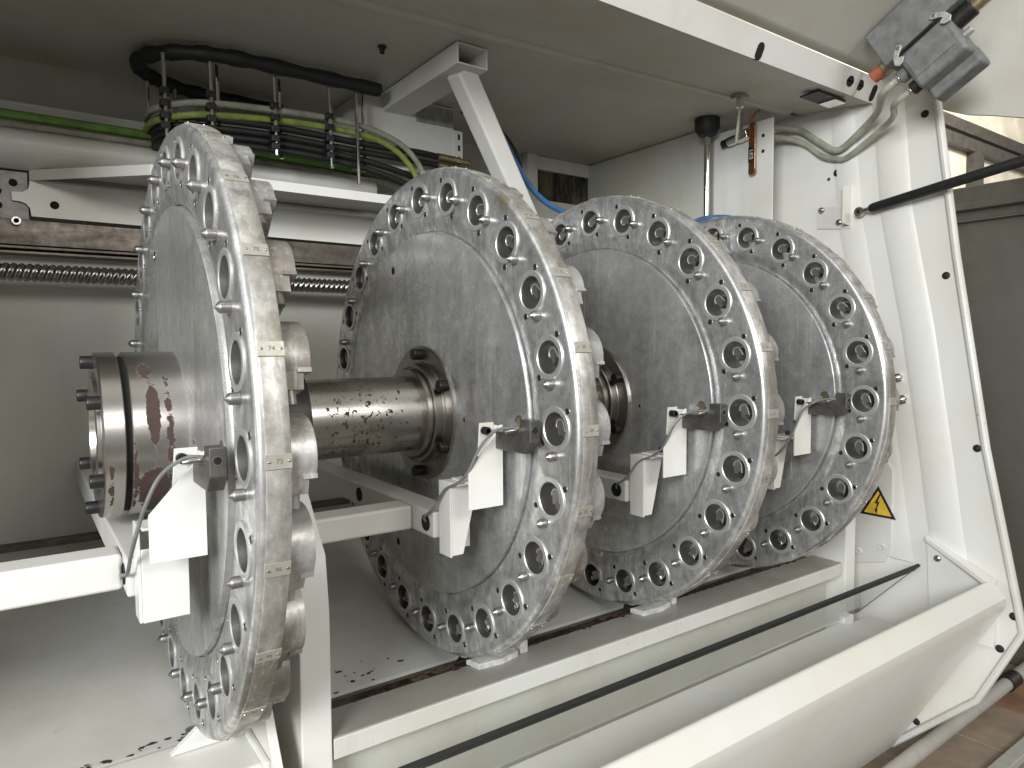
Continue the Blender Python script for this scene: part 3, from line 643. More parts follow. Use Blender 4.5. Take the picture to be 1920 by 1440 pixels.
# ================================================================== cable tray, rail, screw on the back wall
t = thing('cable_shelf', 'white sheet metal shelf with notched left end behind the nearest disc', 'shelf', (0.3, 0.8, 0.52))
def TL(p): return (p[0]-0.3, p[1]-0.8, p[2]-0.52)
b = MB()
web = [(-0.174, 0.464), (-0.174, 0.497)] + [(-0.174-0.012-0.012*math.sin(R(a)), 0.509-0.012*math.cos(R(a))) for a in (0, 30, 60, 90)][:0]
poly = [(1.02, 0.462), (-0.174, 0.466), (-0.176, 0.485), (-0.184, 0.496), (-0.196, 0.500), (-0.212, 0.501), (-0.212, 0.522), (-0.190, 0.523), (-0.179, 0.531), (-0.175, 0.545), (-0.175, 0.552), (1.02, 0.552)]
b.prism([(u-0.3, w-0.52) for u, w in poly], 'y', 0.0, 0.004); b.obj('back_web', 'paint_clean', t)
b = MB(); path = [(-0.175, 0.799), (0.06, 0.575), (0.985, 0.575)]
for (x0, y0), (x1, y1) in zip(path, path[1:]):
    b.add([TL(p) for p in ((x0, y0, 0.553), (x1, y1, 0.553), (x1, y1, 0.578), (x0, y0, 0.578), (x0+0.003, y0+0.003, 0.553), (x1, y1+0.003, 0.553), (x1, y1+0.003, 0.578), (x0+0.003, y0+0.003, 0.578))],
          [(0, 1, 2, 3), (4, 7, 6, 5), (3, 2, 6, 7), (0, 4, 5, 1), (1, 5, 6, 2), (0, 3, 7, 4)])
b.obj('front_lip', 'paint_clean', t)
b = MB(); b.prism([(-0.174-0.3, -0.001), (0.06-0.3, 0.578-0.8), (0.985-0.3, 0.578-0.8), (0.985-0.3, -0.001)], 'z', 0.570-0.52, 0.5735-0.52); b.obj('top_flange', 'paint', t)
b = MB(); b.lathe([(0, 0.010), (-0.0005, 0.010), (-0.0005, 0.0003)], 20); o = b.obj('bolt_hole', 'hole', t); o.rotation_euler = (0, 0, R(90)); o.location = TL((-0.125, 0.7995, 0.498))
b = MB(); b.box(-0.9, 0.42, -0.005+0.025, 0.028, 0.13, 0.224); b.obj('cable_upstand', 'paint_clean', t)
b = MB(); pr = [(-0.02, 0.148), (-0.045, 0.140), (-0.06, 0.128), (-0.066, 0.112), (-0.062, 0.095), (-0.05, 0.08), (-0.02, 0.062), (0.0, 0.056), (0.0, 0.148)]
b.prism(pr, 'x', -0.9, 0.42); b.obj('rounded_duct', 'paint', t, smooth=60)

b = MB(); b.box(-1.4, 1.3, 0.806, 0.85, 0.395, 0.458); b.box(-1.4, 1.3, 0.80, 0.85, 0.385, 0.393); b.box(-1.4, 1.3, 0.803, 0.85, 0.373, 0.381)
tag(b.obj('linear_rail', 'rail', bevel=0.002), 'brown oily linear rail running along the back wall', 'rail')
t = thing('rail_carriage', 'dark grey slotted carriage plate at the left edge behind the white shelf', 'carriage', (-0.26, 0.82, 0.5))
b = MB(); b.prism([(-0.2, -0.065), (0.083, -0.065), (0.083, 0.075), (-0.2, 0.075)], 'y', -0.012, 0.012); b.obj('carriage_plate', 'block', t, bevel=0.003)
for x, z in ((0.052, 0.045), (0.02, 0.022), (0.02, -0.012)):
    b = MB(); b.tube([(x, -0.0135, z), (x, -0.011, z)], 0.009, 16); b.obj('carriage_hole', 'hole', t)
o = capbolt((0.055, -0.012, -0.048), (0, -1, 0), 0.011, 0.012).obj('carriage_bolt', 'steel', t)
# ball screw: real helical thread
t = thing('ball_screw', 'long threaded steel ball screw along the back wall', 'ball screw', (0.0, 0.74, 0.322))
b = MB(); n = 24; pitch = 0.0155; x0, x1 = -0.62, 1.1; per = 10; steps = int((x1-x0)/pitch*per); vs = []
for i in range(steps+1):
    x = x0+i*pitch/per
    for j in range(n):
        a = 2*math.pi*j/n; p_ = ((x/pitch+j/n*3.0) % 1.0)
        g = 0.0046*max(0, math.cos((p_-0.5)*2*math.pi*0.75)) if abs(p_-0.5) < 0.33 else 0.0
        vs.append((x, (0.0215-g)*math.cos(a), (0.0215-g)*math.sin(a)))
b.add(vs, [(i*n+j, i*n+(j+1) % n, (i+1)*n+(j+1) % n, (i+1)*n+j) for i in range(steps) for j in range(n)])
b.obj('threaded_rod', 'screw', t, smooth=50)
b = MB(); b.box(1.1, 1.16, -0.06, 0.07, -0.06, 0.06); b.obj('end_bearing', 'darksteel', t, bevel=0.004)

# cable loop cage: black wrapped hose loop, hanging rods, clamps and cables
def stadium(z, y0=0.575, y1=0.90, xr=0.30, xe=0.66, n=16):
    c, r = (y0+y1)/2, (y1-y0)/2
    pts = [(xe, y0, z)] + [(xr+(xe-xr)*k/5, y0, z) for k in (4, 3, 2, 1)]
    pts += [(xr-r*math.sin(math.pi*k/n)*1.45, c-r*math.cos(math.pi*k/n), z) for k in range(n+1)]
    pts += [(xr+(xe-xr)*k/4, y1, z) for k in (1, 2)]
    return pts
t = thing('cable_cage', 'black hose loop with hanging chromed rods under the roof', 'cable cage', (0.35, 0.7, 0.87))
def CL(p): return (p[0]-0.35, p[1]-0.7, p[2]-0.87)
path = spline([CL(p) for p in stadium(0.872)], 4)
b = MB(); rr = [0.0185+0.0018*math.sin(i*0.9)+random.uniform(-0.0012, 0.0012) for i in range(len(path))]; b.tube(path, rr, 12); b.obj('wrapped_hose', 'black', t)
rods = [(0.105, 0.625, 0.865, 0.645), (0.205, 0.590, 0.865, 0.655), (0.362, 0.585, 0.868, 0.648), (0.512, 0.585, 0.868, 0.640), (0.590, 0.583, 0.88, 0.600), (0.17, 0.86, 0.86, 0.66), (0.235, 0.90, 0.87, 0.66), (0.46, 0.9, 0.87, 0.66), (0.09, 0.78, 0.84, 0.68), (0.62, 0.9, 0.87, 0.66), (0.74, 0.9, 0.87, 0.66), (0.232, 0.64, 0.87, 0.66), (0.392, 0.64, 0.87, 0.655), (0.535, 0.64, 0.87, 0.65), (0.63, 0.63, 0.88, 0.65)]
for i, (x, y, z1, z0) in enumerate(rods):
    b = MB(); b.tube([CL((x, y, z1)), CL((x+0.004, y, z0))], 0.0052, 10); o = b.obj('hanging_rod', 'chrome', t)
    if i in (0, 1, 2, 3):
        for zz in (0.775, 0.745, 0.715, 0.69, 0.67)[:5 if i else 4]:
            b = MB(); b.box(x-0.010-0.35, x+0.012-0.35, y-0.006-0.7, y+0.020-0.7, zz-0.009-0.87, zz+0.009-0.87); b.obj('cable_clamp', 'black', t, bevel=0.003)
def cable(name, mt, pts, r, label, cat='cable', grp=None, n=8):
    b = MB(); b.tube(spline(pts, n), r, 10); return tag(b.obj(name, mt), label, cat, grp)
G = 'cables in the roof cage'
cable('grey_cable', 'greycable', [(0.50, 0.90, 0.74), (0.24, 0.885, 0.735), (0.10, 0.80, 0.735), (0.085, 0.69, 0.74), (0.14, 0.62, 0.748), (0.21, 0.602, 0.757), (0.36, 0.60, 0.768), (0.51, 0.60, 0.774), (0.64, 0.60, 0.766), (0.74, 0.60, 0.735), (0.80, 0.60, 0.68), (0.835, 0.605, 0.60)], 0.0085, 'upper grey cable curving through the roof cage', grp=G)
cable('green_cable', 'olive', [(0.50, 0.90, 0.71), (0.24, 0.885, 0.705), (0.10, 0.80, 0.705), (0.085, 0.69, 0.71), (0.14, 0.62, 0.718), (0.21, 0.604, 0.728), (0.36, 0.60, 0.742), (0.51, 0.60, 0.748), (0.64, 0.60, 0.742), (0.72, 0.598, 0.715), (0.775, 0.598, 0.665), (0.805, 0.60, 0.60)], 0.0085, 'yellow-green cable curving down through the roof cage towards the second disc', grp=G)
for i, (z, y) in enumerate(((0.722, 0.612), (0.700, 0.615), (0.682, 0.618), (0.664, 0.62))):
    cable('black_cable', 'black', [(0.5, 0.88, z), (0.24, 0.875, z), (0.12, 0.80, z), (0.10, 0.70, z), (0.15, 0.635, z), (0.22, y, z), (0.36, y, z+0.006), (0.51, y, z+0.004), (0.66, y, z+(0.002, 0.0, -0.008, -0.012)[i]), (0.80, y+0.01, z+(0.008, 0.004, -0.03, -0.045)[i]), (0.88, y+0.02, z+(0.008, 0.004, -0.06, -0.08)[i])], 0.0095,
          ('topmost', 'second', 'third', 'lowest')[i]+' of the black cables stacked in the roof cage', grp=G)
for i, (z, zz) in enumerate(((0.730, 0.7265), (0.704, 0.700))):
    t = thing('hose_coupling', ('upper', 'lower')[i]+' brass hose coupling on the junction box', 'coupling', (0.88, 0.632, z), 'hose couplings')
    b = MB(); b.tube([(-0.002, 0, 0), (0.062, 0, -0.002)], 0.012, 14); b.obj('ferrule', 'brass', t)
    b = MB(); b.tube([(0.066, 0, -0.002), (0.085, 0, -0.003)], 0.011, 6); b.tube([(0.085, 0, -0.003), (0.115, 0, -0.004)], 0.009, 12); b.obj('hex_nut', 'brass', t, bevel=0.001)
# cables lying on the shelf
cable('green_cable', 'green', [(-0.5, 0.775, 0.702), (-0.2, 0.775, 0.700), (0.1, 0.774, 0.699), (0.4, 0.77, 0.692), (0.70, 0.76, 0.682), (0.80, 0.73, 0.66), (0.9, 0.70, 0.62)], 0.0115, 'bright green cable lying along the white shelf from the left edge', n=6)
cable('grey_cable', 'greycable', [(-0.5, 0.772, 0.678), (-0.2, 0.772, 0.676), (0.1, 0.77, 0.675), (0.4, 0.764, 0.668), (0.70, 0.752, 0.657), (0.80, 0.72, 0.635), (0.9, 0.69, 0.60)], 0.0085, 'grey cable lying just below the green cable on the white shelf', n=6)

# junction box with rating plate
t = thing('junction_box', 'cream junction box with grey rating plate under the roof', 'junction box', (0.80, 0.70, 0.78))
b = MB(); b.box(-0.155, 0.155, -0.04, 0.20, -0.10, 0.119); b.obj('casing', 'paint', t, bevel=0.002)
b = MB(); b.box(0.02, 0.152, -0.0425, -0.0402, 0.055, 0.112); b.obj('rating_plate', 'label', t, bevel=0.0005)
b = MB(); b.box(0.150, 0.185, -0.045, -0.0415, -0.12, 0.05); b.obj('slotted_strip', 'paint', t, bevel=0.0008)
for z in (0.03, -0.005, -0.04, -0.075):
    b = MB(); b.tube([(0.170, -0.0462, z-0.008), (0.170, -0.0462, z+0.008)], 0.0032, 8); b.obj('strip_slot', 'hole', t)

# roof tube with diagonal brace and the beam it lands on
t = thing('roof_brace', 'white square tube under the roof with a diagonal brace running down behind the second disc', 'brace', (0.75, 0.3, 0.86))
def hollow(x0, x1, y0, y1, z0, z1, w, ox, oy, oz):
    b = MB(); o_ = [(x0, z0), (x1, z0), (x1, z1), (x0, z1)]; i_ = [(x0+w, z0+w), (x1-w, z0+w), (x1-w, z1-w), (x0+w, z1-w)]
    vs = [(x-ox, y-oy, z-oz) for y in (y0, y1) for pl in (o_, i_) for x, z in pl]
    fs = []
    for k in range(4):
        j = (k+1) % 4
        fs += [(k, j, 4+j, 4+k), (8+k, 8+j, 12+j, 12+k), (k, j, 8+j, 8+k), (4+k, 4+j, 12+j, 12+k)]
    return b.add(vs, fs)
hollow(0.708, 0.800, 0.225, 0.96, 0.846, 0.900, 0.005, 0.75, 0.3, 0.86).obj('roof_tube', 'paint', t, bevel=0.002)
p0, p1 = Vector((0.752, 0.285, 0.856)), Vector((1.02, 0.36, 0.505)); dd = (p1-p0).normalized()
w_ = Vector((0, 1, 0)); w_ = (w_-dd*w_.dot(dd)).normalized(); u_ = dd.cross(w_).normalized(); h = 0.030
b = MB(); c = [(-1, -1), (1, -1), (1, 1), (-1, 1)]
vs = [p+u_*h*a+w_*h*e-Vector((0.75, 0.3, 0.86)) for p in (p0-dd*0.0, p1) for a, e in c]
b.add(vs, [(0, 3, 2, 1), (4, 5, 6, 7)]+[(k, (k+1) % 4, 4+(k+1) % 4, 4+k) for k in range(4)]); b.obj('diagonal_brace', 'paint', t, bevel=0.008, seg=3)
b = MB(); b.box(0.965-0.75, 1.75-0.75, 0.32-0.3, 0.40-0.3, 0.42-0.86, 0.512-0.86); b.obj('bearing_beam', 'paint', t, bevel=0.004)

# strip, dark recess and blue hose at the back right
b = MB(); b.box(1.51, 1.798, 0.955, 0.975, 0.848, 0.90); tag(b.obj('roof_angle', 'paint'), 'short cream angle strip under the roof in the back corner', 'angle strip')
b = MB(); b.box(1.46, 1.51, 0.94, 0.975, 0.45, 0.90); tag(b.obj('corner_post', 'paint'), 'narrow cream post in the back corner beside the dark recess', 'post')
b = MB(); b.box(1.51, 1.80, 0.965, 0.978, 0.2, 0.848); tag(b.obj('sooty_panel', 'soot'), 'dark oily panel in the recess above the third disc', 'panel')
cable('blue_hose', 'blue', [(0.90, 0.50, 0.86), (1.0, 0.48, 0.80), (1.045, 0.45, 0.70), (1.10, 0.44, 0.625), (1.17, 0.43, 0.577), (1.28, 0.42, 0.548), (1.40, 0.42, 0.53)], 0.009, 'blue hose curving down behind the diagonal brace', 'hose')
cable('black_hose', 'black', [(0.92, 0.55, 0.86), (1.02, 0.54, 0.83), (1.10, 0.53, 0.75), (1.13, 0.53, 0.64), (1.15, 0.52, 0.52)], 0.012, 'black hose hanging behind the blue hose and brace', 'hose')
cable('blue_hose', 'blue', [(1.60, 0.26, 0.48), (1.63, 0.26, 0.535), (1.68, 0.25, 0.56), (1.74, 0.23, 0.568), (1.785, 0.20, 0.56), (1.80, 0.18, 0.52), (1.80, 0.17, 0.45)], 0.0085, 'short blue hose arching above the farthest disc', 'hose')

# partition and bracket plate on the right, guide rod
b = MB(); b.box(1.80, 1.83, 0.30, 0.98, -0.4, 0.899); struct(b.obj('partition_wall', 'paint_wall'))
t = thing('lubricator_plate', 'flat cream mounting plate above the farthest disc carrying the copper fitting', 'mounting plate', (1.79, 0.18, 0.6))
b = MB(); b.box(-0.003, 0.003, -0.118, 0.115, -0.6, 0.265); b.obj('plate', 'paint', t, bevel=0.001)
for z in (0.215, 0.165):
    b = MB(); b.lathe([(-0.0032, 0.006), (-0.0038, 0.006), (-0.0038, 0.0003)], 14, (-0.082, z)); b.obj('plate_hole', 'hole', t)
t = thing('lubricator', 'chromed valve with a hanging copper strip on the mounting plate', 'valve', (1.77, 0.16, 0.83))
b = MB(); b.tube([(0, 0.085, -0.012), (0, 0.06, -0.010)], 0.013, 10); b.obj('valve_knob', 'darksteel', t)
b = MB(); b.tube([(0, 0.06, -0.01), (0, 0.02, -0.006)], 0.016, 14); b.tube([(0, 0.02, -0.006), (0, -0.02, 0)], 0.019, 6); b.obj('valve_body', 'chrome', t, bevel=0.001)
b = MB(); b.box(-0.004, 0.004, -0.047, -0.021, -0.125, 0.03); b.obj('copper_strip', 'copper', t, bevel=0.003)
b = MB(); b.tube([(-0.0045, -0.034, -0.125), (0.0035, -0.034, -0.125)], 0.013, 18); b.obj('copper_strip_end', 'copper', t)
b = MB(); b.box(-0.0065, -0.0042, -0.045, -0.023, -0.098, -0.048); cl = b.obj('clip_label', 'black', t)
o = link('label_text', text_mesh('LKS', 0.019, 'label_text'), cl); o.data.materials.clear(); o.data.materials.append(M['rag'])
o.location = (-0.0068, -0.034, -0.073); o.rotation_euler = Matrix(((0, 0, -1), (0, -1, 0), (-1, 0, 0))).to_euler()
b = MB(); b.tube(spline([(0, -0.02, 0.01), (0, -0.035, 0.05), (0.005, -0.07, 0.07)], 6), 0.004, 8); b.obj('copper_pipe', 'copper', t)
b = MB(); b.tube([(0, 0.02, 0.01), (0, 0.012, 0.07)], 0.009, 10); b.obj('feed_stub', 'greycable', t)
t = thing('roof_nozzle', 'small chromed fitting with a thin rod hanging from the forward roof panel', 'nozzle', (1.60, 0.05, 0.888))
b = MB(); b.tube([(0, 0, 0.008), (0, 0, -0.006)], 0.026, 4); b.obj('base_plate', 'steel', t)
b = MB(); b.tube([(0, 0, -0.005), (0, 0, -0.032)], 0.013, 6); b.obj('hex_nut', 'chrome', t, bevel=0.001)
b = MB(); b.tube([(0, 0, -0.03), (0.01, 0.02, -0.13)], 0.0045, 8); b.obj('thin_rod', 'greycable', t)
t = thing('guide_rod', 'vertical chromed rod with a black boot at the roof', 'rod', (1.72, 0.27, 0.88))
b = MB(); b.tube([(0, 0, -0.02), (0, 0, -0.9)], 0.0095, 20); b.obj('rod', 'chrome', t)
b = MB(); b.tube([(0, 0, 0.02), (0, 0, -0.012), (0, 0, -0.035)], [0.042, 0.042, 0.028], 20); b.obj('rubber_boot', 'black', t)

# warning sign plate on the end wall
t = thing('sign_plate', 'cream cover plate with a yellow high-voltage warning triangle on the end wall', 'sign', (EX-0.006, -0.16, -0.42))
def SL(y, z): return (y+0.16, z+0.42)
b = MB(); b.prism([SL(*p) for p in ((0.0, -0.20), (-0.235, -0.20), (-0.262, -0.25), (-0.262, -0.49), (-0.245, -0.535), (0.0, -0.60))], 'x', -0.004, 0.005); b.obj('cover_plate', 'paint', t, bevel=0.001)
def tri(s, x0, x1, cy, cz): return MB().prism([SL(cy, cz+s*0.60), SL(cy-s*0.52, cz-s*0.30), SL(cy+s*0.52, cz-s*0.30)], 'x', x0, x1)
tc = (-0.221, -0.366)
sg = tri(0.106, -0.0052, -0.0040, *tc).obj('triangle_border', 'black', t)
tri(0.081, -0.0060, -0.0052, *tc).obj('triangle_field', 'yellow', sg)
bolt_ = [(0.004, 0.036), (-0.010, 0.004), (-0.002, 0.006), (-0.006, -0.014), (-0.0105, -0.012), (-0.0035, -0.028), (0.001, -0.011), (-0.003, -0.0125), (0.006, 0.012), (-0.001, 0.010), (0.009, 0.036)]
b = MB(); b.prism([SL(tc[0]-u*1.0, tc[1]+v*0.98+0.004) for u, v in bolt_], 'x', -0.0066, -0.0060); b.obj('lightning_mark', 'black', sg)
for y, z in ((-0.235, -0.49), (-0.163, -0.52)):
    b = MB(); b.lathe([(-0.004, 0.011), (-0.007, 0.010), (-0.008, 0.006), (-0.006, 0.003)], 16, SL(y, z)); b.obj('cover_screw', 'rag', t)

# gusset with bolt between end wall and sill
t = thing('sill_gusset', 'white triangular gusset joining the end wall and the front sill', 'gusset', (1.93, -0.45, -0.48))
def GL(p): return (p[0]-1.93, p[1]+0.45, p[2]+0.48)
b = MB(); b.add([GL(p) for p in ((1.925, -0.366, -0.425), (1.948, -0.366, -0.425), (1.948, -0.545, -0.512), (1.900, -0.545, -0.512), (1.925, -0.366, -0.440), (1.948, -0.366, -0.440), (1.948, -0.545, -0.528), (1.900, -0.545, -0.528))],
    [(0, 1, 2, 3), (4, 7, 6, 5), (0, 4, 5, 1), (1, 5, 6, 2), (2, 6, 7, 3), (0, 3, 7, 4)]); b.obj('sloping_edge', 'paint_clean', t, bevel=0.002)
b = MB(); b.prism([(y+0.45, z+0.48) for y, z in ((-0.366, -0.440), (-0.545, -0.527), (-0.545, -0.70), (-0.38, -0.70))], 'x', 0.008, 0.018); b.obj('gusset_plate', 'paint_clean', t)
b = MB(); b.tube([GL((1.937, -0.397, -0.485)), GL((1.932, -0.397, -0.485)), GL((1.929, -0.397, -0.485))], [0.010, 0.009, 0.004], 12); b.obj('gusset_bolt', 'steel', t)

# front sill skin
b = MB(); pr = [(-0.30, -0.72), (-0.526, -0.535), (-0.530, -0.512), (-0.538, -0.509), (-0.566, -0.530), (-0.580, -0.556), (-0.570, -0.60), (-0.30, -1.09), (-0.29, -1.09), (-0.555, -0.60), (-0.52, -0.55)]
pr = [(-0.527, -0.60), (-0.528, -0.513), (-0.534, -0.509), (-0.540, -0.509), (-0.568, -0.533), (-0.576, -0.546), (-0.574, -0.575), (-0.29, -1.095), (-0.27, -1.095), (-0.545, -0.60)]
b.prism(pr, 'x', 0.1, 1.925); tag(b.obj('front_sill', 'paint_clean', bevel=0.003), 'long white folded front sill running to the end wall, nearest the viewer', 'sill')
# inner box beam with plug, clear guard with black edge
t = thing('lower_beam', 'white box beam with a black plug behind the clear guard', 'beam', (1.0, -0.22, -0.75))
b = MB(); b.box(-0.85, 0.80, -0.10, 0.03, -0.12, 0.045); b.obj('beam_box', 'paint_clean', t, bevel=0.006, seg=3)
b = MB(); b.box(0.80, 0.93, -0.09, 0.02, -0.12, 0.035); b.obj('end_block', 'paint', t, bevel=0.002)
b = MB(); b.tube([(0.772, -0.1005, 0.010), (0.772, -0.104, 0.010), (0.772, -0.105, 0.010)], [0.0125, 0.0115, 0.006], 18); b.obj('beam_plug', 'black', t)
t = thing('clear_guard', 'sloping clear plastic guard with black rubber top edge in front of the shelf', 'guard', (1.0, -0.3, -0.6))
g0, g1 = Vector((0, -0.372, -0.503)), Vector((0, -0.205, -0.685)); nn = Vector((0, 0.182, 0.167)).normalized()*0.0025
def guard(p, q, x0, x1, nn):
    b = MB(); vs = [Vector((x, v.y, v.z))+s_*nn-Vector((1.0, -0.3, -0.6)) for x in (x0, x1) for v in (p, q) for s_ in (1, -1)]
    return b.add(vs, [(0, 1, 3, 2), (4, 6, 7, 5), (0, 4, 5, 1), (2, 3, 7, 6), (0, 2, 6, 4), (1, 5, 7, 3)])
guard(g0, g1, 0.15, 1.855, nn).obj('clear_sheet', 'glass', t)
e0 = g0+(g0-g1).normalized()*0.012; e1 = g0-(g0-g1).normalized()*0.016
guard(e0, e1, 0.15, 1.866, nn*1.8).obj('top_edge_strip', 'black', t, bevel=0.001)
guard(g0, g1, 1.8555, 1.860, nn*1.2).obj('side_edge_strip', 'black', t)

# gas strut with its bracket
t = thing('strut_bracket', 'cream angle bracket on the end wall holding the gas strut', 'bracket', (EX, -0.08, 0.55))
b = MB(); b.prism([(y+0.08, z-0.55) for y, z in ((0.0, 0.585), (-0.115, 0.575), (-0.115, 0.50), (0.0, 0.515))], 'x', -0.006, -0.0005); b.obj('base_plate', 'paint', t, bevel=0.001)
b = MB(); b.prism([(x-EX, z-0.55) for x, z in ((EX-0.0065, 0.640), (EX-0.045, 0.630), (EX-0.045, 0.515), (EX-0.0065, 0.51))], 'y', -0.031, -0.026); b.obj('lug', 'paint', t, bevel=0.001)
for y, z in ((-0.018, 0.572), (-0.078, 0.525)):
    b = MB(); b.tube([(-0.006, y+0.08, z-0.55), (-0.014, y+0.08, z-0.55)], 0.010, 6); b.tube([(-0.014, y+0.08, z-0.55), (-0.020, y+0.08, z-0.55)], 0.006, 10); b.obj('bracket_bolt', 'steel', t)
t = thing('gas_strut', 'black gas strut reaching from the end wall up to the open door', 'gas strut', (1.925, -0.152, 0.545))
d0, d1 = Vector((0, 0, 0)), Vector((-0.040, -0.421, 0.052)); dv = (d1-d0).normalized()
b = MB(); b.tube([dv*0.035, dv*0.045, dv*0.63, dv*0.64], [0.0115, 0.0142, 0.0142, 0.011], 20); b.obj('cylinder', 'black', t)
b = MB(); b.tube([dv*0.64, dv*0.70], 0.006, 12); b.tube([dv*0.70-Vector((0.012, 0, 0)), dv*0.70+Vector((0.172, 0, 0))], 0.007, 12); b.obj('door_stud', 'steel', t)
b = MB(); b.tube([dv*0.010, dv*0.036], 0.007, 12); b.lathe([(-0.008, 0.006), (-0.008, 0.014), (0.008, 0.014), (0.008, 0.006)], 20); b.obj('rod_eye', 'steel', t)
b = MB(); b.lathe([(-0.010, 0.0005), (-0.010, 0.006), (0.020, 0.006)], 14); b.obj('pivot_bolt', 'darksteel', t)

# open roof door (a shallow folded shell) with connector
t = thing('open_door', 'pale grey folded sheet door raised above the opening at upper right', 'door', (1.5, -0.3, 0.95))
SLP = 0.6
def zlow(y):
    pts = [(-0.20, 0.925), (-0.25, 0.893), (-0.30, 0.850), (-0.345, 0.822), (-0.40, 0.795), (-0.464, 0.776), (-0.553, 0.745), (-0.70, 0.67), (-0.82, 0.60), (-0.95, 0.58)]
    for (a, za), (c, zc) in zip(pts, pts[1:]):
        if c <= y <= a: return za+(zc-za)*(a-y)/(a-c)
    return pts[-1][1]
ys_ = [-0.2005, -0.225, -0.25, -0.30, -0.345, -0.40, -0.464, -0.553, -0.70, -0.82, -0.95]; b = MB(); vs = []
cols = [(-0.9, 0.0), (0.6, 0.0), (1.80, 0.0), (1.90, 0.02), (1.965, 0.09), (2.01, 0.22), (2.03, 0.42), (2.035, 0.7), (2.035, 1.0), (2.045, 1.0)]
for y in ys_:
    zp = 0.936+SLP*(-0.200-y)
    vs += [(x-1.5, y+0.3, zp-(zp-zlow(y))*f-0.95) for x, f in cols]
k = len(cols)
b.add(vs, [(i*k+j, i*k+j+1, (i+1)*k+j+1, (i+1)*k+j) for i in range(len(ys_)-1) for j in range(k-1)])
o = b.obj('door_skin', 'paint_roof', t, smooth=70); sm = o.modifiers.new('solid', 'SOLIDIFY'); sm.thickness = 0.004; sm.offset = 0

# multi-pin connector bolted to the inside of the door
ex = Vector((1, 0, 0)); ey = Vector((0, -1, SLP)).normalized(); en = Vector((0, -SLP, -1)).normalized()
CO = Vector((1.70, -0.419, 0.924))
t = thing('connector', 'grey multi-pin connector housing with two latches on the open door', 'connector', CO)
def K(u, v, w): return ex*u+ey*v+en*w      # u away from the viewer, v along the seam, w away from the door
def kbox(u0, u1, v0, v1, w0, w1, name, mt, bev=0.004, taper=0.0, par=None):
    b = MB(); vs = [K(u, v*(1-taper*(w == w1)), w) for u in (u0, u1) for v in (v0, v1) for w in (w0, w1)]
    b.add(vs, [(0, 1, 3, 2), (4, 6, 7, 5), (0, 4, 5, 1), (2, 3, 7, 6), (0, 2, 6, 4), (1, 5, 7, 3)]); return b.obj(name, mt, par or t, bevel=bev, seg=3)
kbox(0.0, 0.075, -0.098, 0.120, -0.115, -0.003, 'base_housing', 'grey_box')
hd = kbox(0.002, 0.073, -0.070, 0.070, 0.0, 0.112, 'hood', 'grey_box', 0.012, 0.05)
kbox(-0.002, 0.0025, -0.056, 0.050, 0.030, 0.084, 'hood_ridge', 'grey_box', 0.002, 0.0, hd)
kbox(0.05, 0.11, -0.066, 0.066, 0.075, 0.140, 'rear_hood', 'grey_box', 0.010)
b = MB(); b.tube([K(-0.003, -0.050, -0.001), K(-0.003, 0.050, -0.001)], 0.0032, 8); b.obj('latch_bar', 'darksteel', t)
for sgn in (-1, 1):
    b = MB(); pts = [(-0.016, 0.040), (-0.021, 0.050), (-0.014, 0.058), (0.0, 0.072), (0.020, 0.078), (0.030, 0.070), (0.027, 0.058), (0.018, 0.050), (0.012, 0.054), (0.010, 0.062), (0.002, 0.056), (-0.004, 0.046), (-0.010, 0.039)]
    vs = [K(u, sgn*v, w) for u in (-0.0045, -0.0085) for w, v in pts]; n = len(pts)
    b.add(vs, [tuple(range(n)), tuple(range(2*n-1, n-1, -1))]+[(i, (i+1) % n, n+(i+1) % n, n+i) for i in range(n)]); lt = b.obj('latch', 'latch', t, bevel=0.0008)
    b = MB(); b.tube([K(-0.0085, sgn*0.050, -0.012), K(-0.0105, sgn*0.050, -0.012)], 0.005, 12); b.obj('latch_rivet', 'steel', lt)
for u, w, v0, v1, r, mt, nm in ((0.035, 0.035, -0.068, -0.092, 0.020, 'grey_box', 'gland'), (0.035, 0.035, -0.092, -0.098, 0.018, 'chrome', 'gland_ring'), (0.035, 0.085, -0.064, -0.086, 0.018, 'darksteel', 'gland'), (0.035, 0.085, -0.086, -0.093, 0.015, 'chrome', 'gland_ring'),
                           (0.035, -0.022, -0.097, -0.115, 0.019, 'brass', 'gland'), (0.035, -0.022, -0.115, -0.145, 0.018, 'redcap', 'seal_cap'), (0.035, 0.02, 0.069, 0.115, 0.024, 'darksteel', 'gland'), (0.035, 0.022, 0.115, 0.150, 0.017, 'brass', 'gland'), (0.035, 0.065, 0.067, 0.088, 0.009, 'latch', 'gland_screw')):
    b = MB(); b.tube([K(u, v0, w), K(u, v1, w)], r, 12); b.obj(nm, mt, t, bevel=0.0015)
H1, H2 = CO+K(0.035, -0.096, 0.035), CO+K(0.035, -0.090, 0.085)
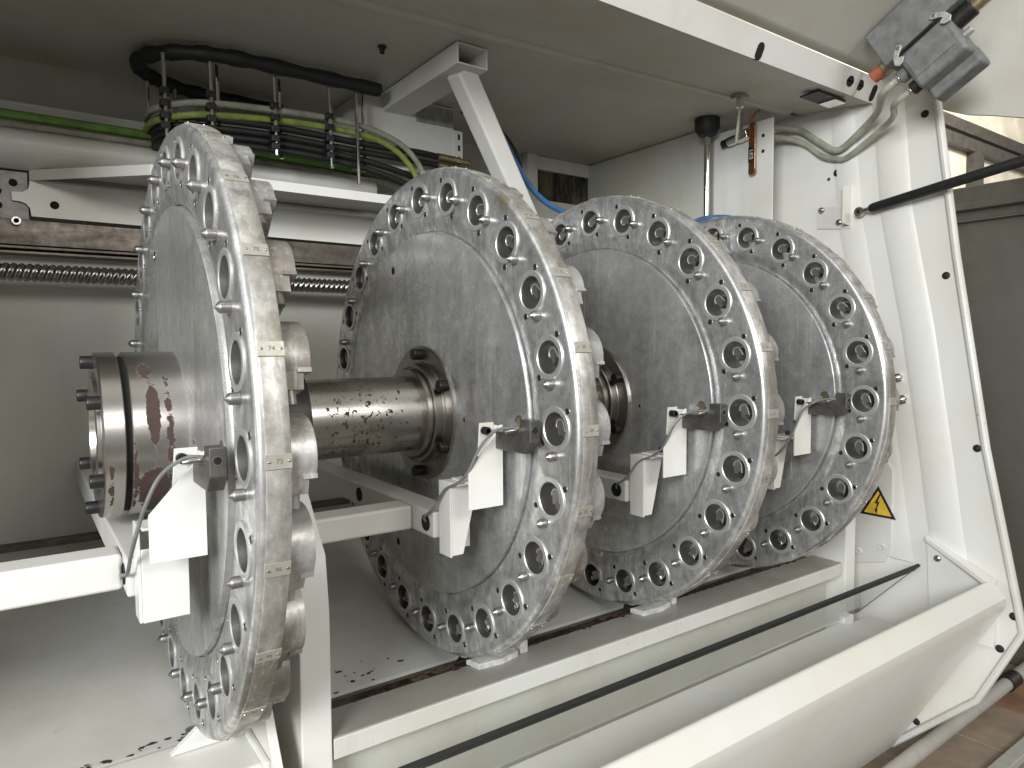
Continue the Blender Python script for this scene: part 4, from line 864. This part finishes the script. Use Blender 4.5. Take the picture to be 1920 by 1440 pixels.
cable('clear_hose', 'hose', [(1.80, 0.10, 0.845), (1.88, 0.10, 0.856), (1.93, 0.06, 0.846), (1.93, 0.0, 0.80), (1.93, -0.055, 0.757), (1.93, -0.085, 0.752), (1.925, -0.13, 0.775), (1.88, -0.22, 0.815), H1-ey*0.05, H1], 0.0105, 'upper translucent hose sagging from the mounting plate to the grey connector', 'hose')
cable('clear_hose', 'hose', [(1.80, 0.12, 0.82), (1.88, 0.11, 0.83), (1.935, 0.05, 0.802), (1.935, -0.02, 0.745), (1.935, -0.07, 0.724), (1.935, -0.10, 0.722), (1.92, -0.16, 0.745), (1.87, -0.27, 0.785), H2-ey*0.05, H2], 0.0085, 'lower thin translucent hose sagging from the mounting plate to the grey connector', 'hose')

# ================================================================== background beyond the end wall
b = MB(); b.box(2.9, 3.6, -0.9, 1.6, FZ+0.004, 0.76); b.box(2.86, 2.899, -0.9, 1.6, 0.66, 0.69); b.box(2.87, 2.899, -0.9, 1.6, 0.615, 0.625)
tag(b.obj('neighbour_machine', 'bgmach', bevel=0.01), 'dark stainless casing of another machine beyond the end wall', 'machine')
b = MB(); b.box(4.5, 20.0, 3.0, 3.2, FZ, 5.6); struct(b.obj('workshop_wall', 'bgwall'))
t = thing('window_frame', 'dark steel window frame on the far workshop wall at upper right', 'window frame', (10.5, 2.95, 2.4))
b = MB(); b.box(-2.5, 8.0, -0.06, 0.04, 0.545, 0.70); b.obj('top_bar', 'frame', t)
b = MB(); b.box(-2.5, 8.0, -0.06, 0.04, 0.335, 0.495); b.obj('lower_bar', 'frame', t)
for x in (-2.2, 0.05, 2.4):
    b = MB(); b.box(x, x+0.30, -0.06, 0.04, -1.4, 0.334); b.obj('mullion', 'frame', t)
t = thing('floor_pipe', 'dusty white pipe along the floor at the lower right corner', 'pipe', (2.3, -0.42, FZ))
b = MB(); b.tube([(-0.8, 0.04, 0.055), (2.5, 0.10, 0.055)], 0.022, 18); b.obj('pipe_tube', 'dusty', t)
b = MB(); b.tube([(0.28, 0.06, 0.055), (0.36, 0.062, 0.055)], 0.028, 18); b.obj('pipe_joint', 'darksteel', t)
b = MB(); b.box(-0.8, 2.5, -0.125, -0.085, 0.004, 0.03); tag(b.obj('floor_strip', 'dusty', bevel=0.003), 'flat pale strip on the floor in front of the dusty pipe', 'strip').location = (2.3, -0.42, FZ)
